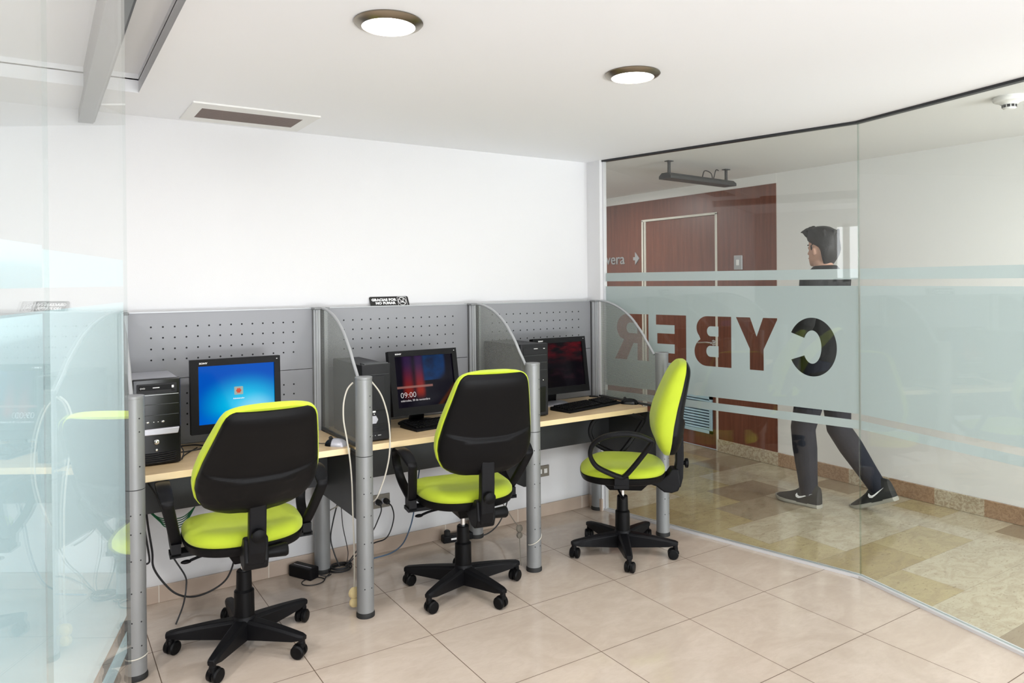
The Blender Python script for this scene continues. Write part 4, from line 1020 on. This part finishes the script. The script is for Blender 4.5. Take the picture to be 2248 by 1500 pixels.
# place, facing, base turn, then height offsets for seat / arms / bar / backrest, recline and twist of the backrest
spec = [((.398, -.650), 86, 18, .022, -.008, .062, .060, 26, 4, 'lime green office chair with black back at the left desk, partly hiding the blue screen'),
        ((1.404, -.680), 81, -8, .024, -.006, .040, .056, 11, -2, 'lime green office chair with black back pushed to the middle desk'),
        ((2.357, -.748), 141, 19, .0, .004, .0, .0, 1.5, 0, 'lime green office chair turned sideways at the right desk beside the corridor glass')]
kids = lambda o: [x for x in bpy.data.objects if x.parent == o]
PV = Vector((0, -.33, .50))
for o, (p, face, ba, dz, az_, jz, bz, rec, tw, lab) in zip(chairs, spec):
    o.location = (p[0], p[1], 0); o.rotation_euler = (0, 0, math.radians(face-90)); tag(o, lab, 'chair', 'lime green office chairs')
    for k in kids(o):
        n_ = k.name
        if n_.startswith(('leg', 'base_hub')): k.rotation_euler = (0, 0, math.radians(ba-face+90))
        elif n_.startswith('backrest'):
            Rm = Matrix.Rotation(math.radians(tw), 4, 'Z') @ Matrix.Rotation(math.radians(rec), 4, 'X')
            m4 = Matrix.Translation(PV + Vector((0, 0, bz))) @ Rm @ Matrix.Translation(-PV)
            k.location = m4.to_translation(); k.rotation_euler = m4.to_euler()
        elif n_.startswith('back_bar'):
            Rm = Matrix.Rotation(math.radians(rec*.25), 4, 'X'); pv = Vector((0, -.33, .40))
            m4 = Matrix.Translation(pv + Vector((0, 0, jz))) @ Rm @ Matrix.Translation(-pv)
            k.location = m4.to_translation(); k.rotation_euler = m4.to_euler()
        elif n_.startswith('bracket'): k.location = (0, 0, jz)
        elif n_.startswith('armrest'): k.location = (0, 0, az_)
        elif n_.startswith(('seat', 'mechanism')): k.location = (0, 0, dz)
# note: leg angle zero is local +X, chair faces local +Y

# ------------------------------------------------------------------ person
PER = dict(p=Vector((4.02, -.86, 0)), az=math.radians(6))
def frame(az):   # local x = right, y = forward
    return Matrix.Translation(PER['p']) @ Matrix.Rotation(az, 4, 'Z')
TP = frame(PER['az'])
def limb(mb, pts, n=16):   # pts [(x,y,z,rx,ry)] horizontal-ish ellipses oriented to path
    P = [Vector(p[:3]) for p in pts]; rings = []
    for i, p in enumerate(pts):
        t_ = (P[min(i+1, len(P)-1)] - P[max(i-1, 0)]).normalized()
        a = Vector((0,1,0)).cross(t_); a = a.normalized() if a.length > .2 else Vector((1,0,0)); b_ = t_.cross(a).normalized()
        rings.append([P[i] + a*p[3]*cos(2*PI*k/n) + b_*p[4]*sin(2*PI*k/n) for k in range(n)])
    mb.loft(rings, M4=TP)
def fuse(mb, name, m, parent, vox, smooth_it=6):
    o = mb.build(name, m, parent, 0)
    r = o.modifiers.new('r', 'REMESH'); r.mode = 'VOXEL'; r.voxel_size = vox; r.use_smooth_shade = True
    s_ = o.modifiers.new('s', 'SMOOTH'); s_.factor = .5; s_.iterations = smooth_it
    dg = bpy.context.evaluated_depsgraph_get(); me = bpy.data.meshes.new_from_object(o.evaluated_get(dg)); o.modifiers.clear(); o.data = me
    for p in me.polygons: p.use_smooth = True
    return o
pr = thing('person', PER['p'], 0, 'young person with short dark hair in black jacket and dark jeans walking behind the glass', 'person')
skin = mat('skin', srgb(205, 160, 138), .55); hairm = mat('dark_hair', (.012, .010, .009), .55, bump=(160, .9))
jack = mat('black_jacket', (.006, .0065, .007), .85, bump=(90, .4)); jean = mat('dark_navy_jeans', (.004, .006, .014), .85, bump=(120, .4))
shoem = mat('black_mesh_shoe', (.014, .015, .014), .7, bump=(500, .3)); solem = mat('grey_sole', srgb(150, 148, 138), .6)
hz = 1.70
# joint positions (local: x right, y forward)
HL, KL, AL = Vector((-.09, 0, .93)), Vector((-.10, .10, .50)), Vector((-.10, .07, .09))
HR, KR, AR = Vector((.09, -.01, .93)), Vector((.10, -.04, .49)), Vector((.11, -.30, .15))
def lerp(a, b, t): return a + (b-a)*t
def legpts(h, k, a, g=0):
    q = [(h + Vector((0,0,.04)), .095, .10), (lerp(h, k, .25), .088, .092), (lerp(h, k, .6), .070, .075), (k, .060, .062), (lerp(k, a, .3), .058, .062), (lerp(k, a, .7), .045, .048), (a, .036, .040)]
    return [(p.x, p.y, p.z, r1+g, r2+g) for p, r1, r2 in q]
def armpts(s, g=0):
    sh_ = Vector((s*.185, -.01, 1.49)); el = Vector((s*.240, .00 if s < 0 else .02, 1.20)); wr = Vector((s*.215, .13, 1.00) if s < 0 else (s*.17, .14, 1.00))
    q = [(sh_, .055, .055), (lerp(sh_, el, .5), .045, .047), (el, .040, .041), (lerp(el, wr, .5), .035, .036), (wr, .025, .028)]
    return [(p.x, p.y, p.z, r1+g, r2+g) for p, r1, r2 in q], wr
tor = [(0, -.01, .88, .15, .105), (0, -.01, .98, .158, .110), (0, -.005, 1.10, .145, .100), (0, 0, 1.22, .160, .108), (0, 0, 1.37, .180, .115), (0, -.005, 1.485, .178, .100), (0, -.005, 1.535, .110, .075), (0, .0, 1.56, .06, .06)]
HT = Matrix.Translation((0, .01, 1.578)) @ Matrix.Rotation(math.radians(-12), 4, 'Z')   # head turned a touch
def hand(mb, wr, s):
    R = TP @ Matrix.Translation(wr)
    b = mb
    b.loft([[(s*(-.012)+.013*cos(a), .030*sin(a)*k+.0, z) for a in [2*PI*j/12 for j in range(12)]] for z, k in ((.0, .8), (-.03, 1.1), (-.07, 1.3), (-.09, 1.25))], M4=R)
    for i, (y, L_) in enumerate(((.030, .070), (.011, .078), (-.009, .072), (-.028, .056))):
        x = s*-.012
        b.tube([(x, y, -.08), (x + s*-.006, y, -.08-L_*.45), (x + s*-.022, y*.95, -.08-L_*.78), (x + s*-.036, y*.9, -.08-L_)], lambda u: .0088-.002*u, 8, 4, M4=R)
    b.tube([(s*-.012, .028, -.02), (s*-.020, .048, -.05), (s*-.026, .052, -.085)], lambda u: .0105-.002*u, 8, 4, M4=R)
b = MB()
limb(b, tor); limb(b, legpts(HL, KL, AL)); limb(b, legpts(HR, KR, AR))
for s in (-1, 1):
    ap, wr = armpts(s); limb(b, ap); hand(b, wr, s)
limb(b, [(0, -.005, 1.46, .062, .060), (0, .0, 1.54, .054, .056), (0, .012, 1.60, .056, .062)])
hr = []
for z, w, yf_, yk in ((-.012, .030, .085, .035), (.004, .046, .092, -.01), (.030, .060, .095, -.055), (.055, .066, .094, -.078), (.085, .070, .092, -.090), (.115, .073, .090, -.096), (.145, .074, .092, -.096), (.175, .072, .088, -.090), (.20, .064, .074, -.076), (.22, .045, .045, -.05), (.228, .02, .015, -.02)):
    c_ = (yf_+yk)/2; h_ = (yf_-yk)/2
    hr.append([(w*math.copysign(abs(cos(a))**.9, cos(a)), c_ + h_*sin(a), z) for a in [2*PI*j/24 for j in range(24)]])
b.loft(hr, M4=TP @ HT)
b.loft([[(.013*k*cos(a), .092 + y + .012*k*sin(a), z) for a in [2*PI*j/10 for j in range(10)]] for z, k, y in ((.062, 1.1, .006), (.068, 1.3, .014), (.08, 1.0, .012), (.10, .75, .004), (.115, .6, -.002))], M4=TP @ HT)   # nose
b.ball((0, .088, .040), .014, 12, (1.5, .7, .6), TP @ HT)      # mouth
b.ball((0, .082, .0), .020, 12, (1.1, .8, .7), TP @ HT)      # chin
for s in (-1, 1):
    b.ball((s*.030, .078, .108), .012, 12, (1.5, .9, .55), TP @ HT)
    b.ball((s*.078, .006, .082), .021, 14, (.35, .75, 1.35), TP @ HT)    # ears
    b.ball((s*.084, .004, .092), .012, 12, (.5, 1.2, 1.3), TP @ HT)
body = fuse(b, 'body', skin, pr, .006, 3)
# face features
b = MB()
for s in (-1, 1): b.ball((s*.031, .083, .110), .008, 12, (1.3, .5, .7), TP @ HT)
b.build('eyes', mat('eye', (.05, .04, .035), .2), body)
b = MB()
for s in (-1, 1): b.tube([(s*.014, .091, .124), (s*.032, .089, .129), (s*.050, .078, .125)], .0035, 6, 4, M4=TP @ HT)
b.build('eyebrows', hairm, body)
b = MB(); b.tube([(-.022, .094, .040), (0, .101, .041), (.022, .094, .040)], .0035, 6, 4, M4=TP @ HT); b.build('lips', mat('lip', srgb(170, 105, 95), .5), body)
# hair: short back and sides, fringe swept up at the front
b = MB(); rings = []
for z, w, yf_, yk in ((.000, .046, -.034, -.056), (.028, .062, -.030, -.074), (.058, .072, -.024, -.092), (.085, .077, -.018, -.104), (.108, .080, .000, -.108), (.13, .082, .060, -.109), (.155, .084, .094, -.108), (.18, .084, .104, -.104), (.205, .078, .104, -.094), (.228, .064, .092, -.072), (.243, .044, .062, -.046), (.250, .018, .02, -.015)):
    c_ = (yf_+yk)/2; h_ = (yf_-yk)/2
    rings.append([(w*math.copysign(abs(cos(a))**.8, cos(a)), c_ + h_*sin(a), z) for a in [2*PI*j/28 for j in range(28)]])
b.loft(rings, M4=TP @ HT)
random.seed(3)
for k in range(46):
    x = random.uniform(-.065, .065); y = random.uniform(.02, .085); z0_ = .205 - abs(x)*.35 + (.085-y)*.25
    L_ = random.uniform(.03, .05)
    b.tube([(x, y, z0_), (x*1.05, y+.022, z0_+L_*.7), (x*1.08, y+.036, z0_+L_*.8), (x*1.1, y+.048, z0_+L_*.62)], lambda u: .011*(1-u*.75), 6, 3, M4=TP @ HT)
for k in range(40):
    a_ = random.uniform(PI*1.2, PI*1.8); zz = random.uniform(.07, .2); rr2 = .086
    x, y = rr2*.95*cos(a_), -.01 + rr2*1.1*sin(a_)
    b.tube([(x*.95, y*.95, zz+.03), (x*1.0, y*.99, zz+.01), (x*.95, y*.95, zz-.018)], lambda u: .009*(1-u*.6), 6, 2, M4=TP @ HT)
for s in (-1, 1):
    for k in range(4): b.ball((s*.075, .030 - .001*k, .12 - .008*k), .009, 8, (.5, 1, 1), TP @ HT)
fuse(b, 'hair', hairm, pr, .005, 2)
# clothes
b = MB(); g = .016
limb(b, [(x, y, z, rx+g+.006, ry+g+.012) for x, y, z, rx, ry in tor[:6]] + [(0, -.005, 1.540, .118, .088), (0, -.004, 1.568, .070, .072)])
for s in (-1, 1):
    ap, wr = armpts(s, .016); limb(b, ap)
b.ball((0, -.01, .87), .15, 16, (1.35, 1.05, .40), TP)
b.ball((-.195, .125, .93), .085, 14, (.75, .8, 1.25), TP); b.ball((.16, .13, .93), .085, 14, (.75, .8, 1.25), TP)
fuse(b, 'jacket', jack, pr, .008, 4)
b = MB(); limb(b, [(0, -.01, .80, .15, .10), (0, -.01, .88, .168, .12), (0, -.01, .97, .160, .115)])
limb(b, legpts(HL, KL, AL + Vector((0, -.01, -.02)), .016)); limb(b, legpts(HR, KR, AR + Vector((0, .0, -.015)), .016))
fuse(b, 'jeans', jean, pr, .008, 4)
def shoe(ank, pitch, lab):
    R = TP @ Matrix.Translation(ank) @ Matrix.Rotation(pitch, 4, 'X') @ Matrix.Translation((0, 0, -.09)) @ Matrix.Scale(1.1, 4) @ Matrix.Translation((0, 0, .09))
    h = -.09
    rings = []
    for y, w, zt in ((-.085, .018, -.01), (-.078, .032, .03), (-.05, .038, .045), (-.01, .040, .045), (.03, .042, .020), (.07, .047, -.012), (.11, .050, -.030), (.15, .047, -.042), (.18, .036, -.052), (.195, .016, -.062)):
        rings.append([(w*cos(a), y, (h+.018) + (zt-(h+.018))*max(0, sin(a))**.7 if sin(a) > 0 else h+.018) for a in [PI*j/14 for j in range(15)]])
    b = MB(); b.loft(rings, M4=R); s_ = b.build('shoe', shoem, pr); s_['label'] = lab
    lo = []
    for z, g_ in ((h, -.002), (h+.008, .004), (h+.022, .003)):
        lo.append([((w_+g_)*sx_, y + (.004 if False else 0), z + .012*max(0, (y-.12)/.08)**2) for sx_, seq in ((1, 1), (-1, -1)) for y, w_ in [(-.088, .012), (-.078, .031), (-.05, .037), (-.01, .036), (.03, .038), (.07, .045), (.11, .049), (.15, .046), (.18, .035), (.197, .014)][::seq]])
    MB().loft(lo, M4=R).build('sole', solem, s_)
    for sd in (-1, 1):
        sw = [(-.055, .006), (-.02, -.012), (.012, -.028), (.03, -.034), (.045, -.030), (.048, -.018), (.040, -.006), (.036, -.016), (.026, -.022), (.008, -.018), (-.02, -.006)]
        b = MB(); b.loft([[(sd*(.0405 + .004*(y > 0) - .12*max(0, z+.02)), y, z-.012) for y, z in sw], [(sd*(.0435 + .004*(y > 0) - .12*max(0, z+.02)), y, z-.012) for y, z in sw]], M4=R)
        b.build('side_logo', M['white'], s_, 0)
    return s_
shoe(Vector((-.10, .075, .09)), 0, 'front black running shoe flat on the floor')
shoe(Vector((.11, -.285, .145)), math.radians(-24), 'rear black running shoe with raised heel')

# ------------------------------------------------------------------ light
def area(name, loc, rot, sx_, sy_, e, col=(1, 1, 1), spread=None):
    l = bpy.data.lights.new(name, 'AREA'); l.shape = 'RECTANGLE'; l.size = sx_; l.size_y = sy_; l.energy = e; l.color = col
    o = bpy.data.objects.new(name, l); C.objects.link(o); o.location = loc; o.rotation_euler = rot; return o
area('daylight_front', ((bx0+bx1)/2, yb-.09, (bz0+bz1)/2), (math.radians(90), 0, 0), bx1-bx0-.1, bz1-bz0-.1, 66, (.95, .975, 1))
area('ground_bounce_fill', ((bx0+bx1)/2, yb-1.0, .10), (math.radians(180-46), 0, 0), bx1-bx0-.1, 1.1, 290, (.93, .965, 1))  # added lamp imitating light off the ground outside, lifts the ceiling
area('daylight_side', (xl-.05, (wy0+wy1)/2, (wz0+wz1)/2), (math.radians(90), 0, math.radians(-90)), wy1-wy0-.06, wz1-wz0-.06, 8, (.95, .98, 1))
area('hall_end_fill', (3.72, yb-.0, 1.15), (math.radians(90), 0, 0), 1.6, 2.2, 195, (.96, .98, 1))  # added lamp at the unseen corridor end, brightens the corridor
def disc(loc, e, r_=.076, col=(1, .98, .96)):
    l = bpy.data.lights.new('lamp_light', 'AREA'); l.shape = 'DISK'; l.size = 2*r_; l.energy = e; l.color = col
    o = bpy.data.objects.new('lamp_light', l); C.objects.link(o); o.location = loc
for x, y in ((.588, -1.725), (1.582, -1.70)): disc((x, y, H-.0215), 11)
disc((.5, -3.3, H-.0215), 12); disc((1.5, -4.3, H-.0215), 13); disc((-1.30, -1.9, H-.0215), 20); disc((-1.35, -3.1, H-.0215), 30);  # light of the added unseen downlights in the room
disc((3.75, -2.9, HH-.022), 9); disc((3.75, 1.5, HH-.022), 16)  # light of the added corridor downlights, out of view
wd = bpy.data.worlds.new('world'); bpy.context.scene.world = wd; wd.use_nodes = True
wd.node_tree.nodes['Background'].inputs[0].default_value = (.85, .92, 1, 1); wd.node_tree.nodes['Background'].inputs[1].default_value = 1.0

sc_ = bpy.context.scene
sc_.view_settings.view_transform = 'Standard'; sc_.view_settings.look = 'None'; sc_.view_settings.gamma = 1; sc_.view_settings.exposure = -.05
sc_.view_settings.use_curve_mapping = False
cy_ = sc_.cycles
cy_.max_bounces = 12; cy_.diffuse_bounces = 5; cy_.glossy_bounces = 5; cy_.transparent_max_bounces = 24; cy_.transmission_bounces = 4
cy_.caustics_reflective = False; cy_.caustics_refractive = False; cy_.sample_clamp_indirect = 4
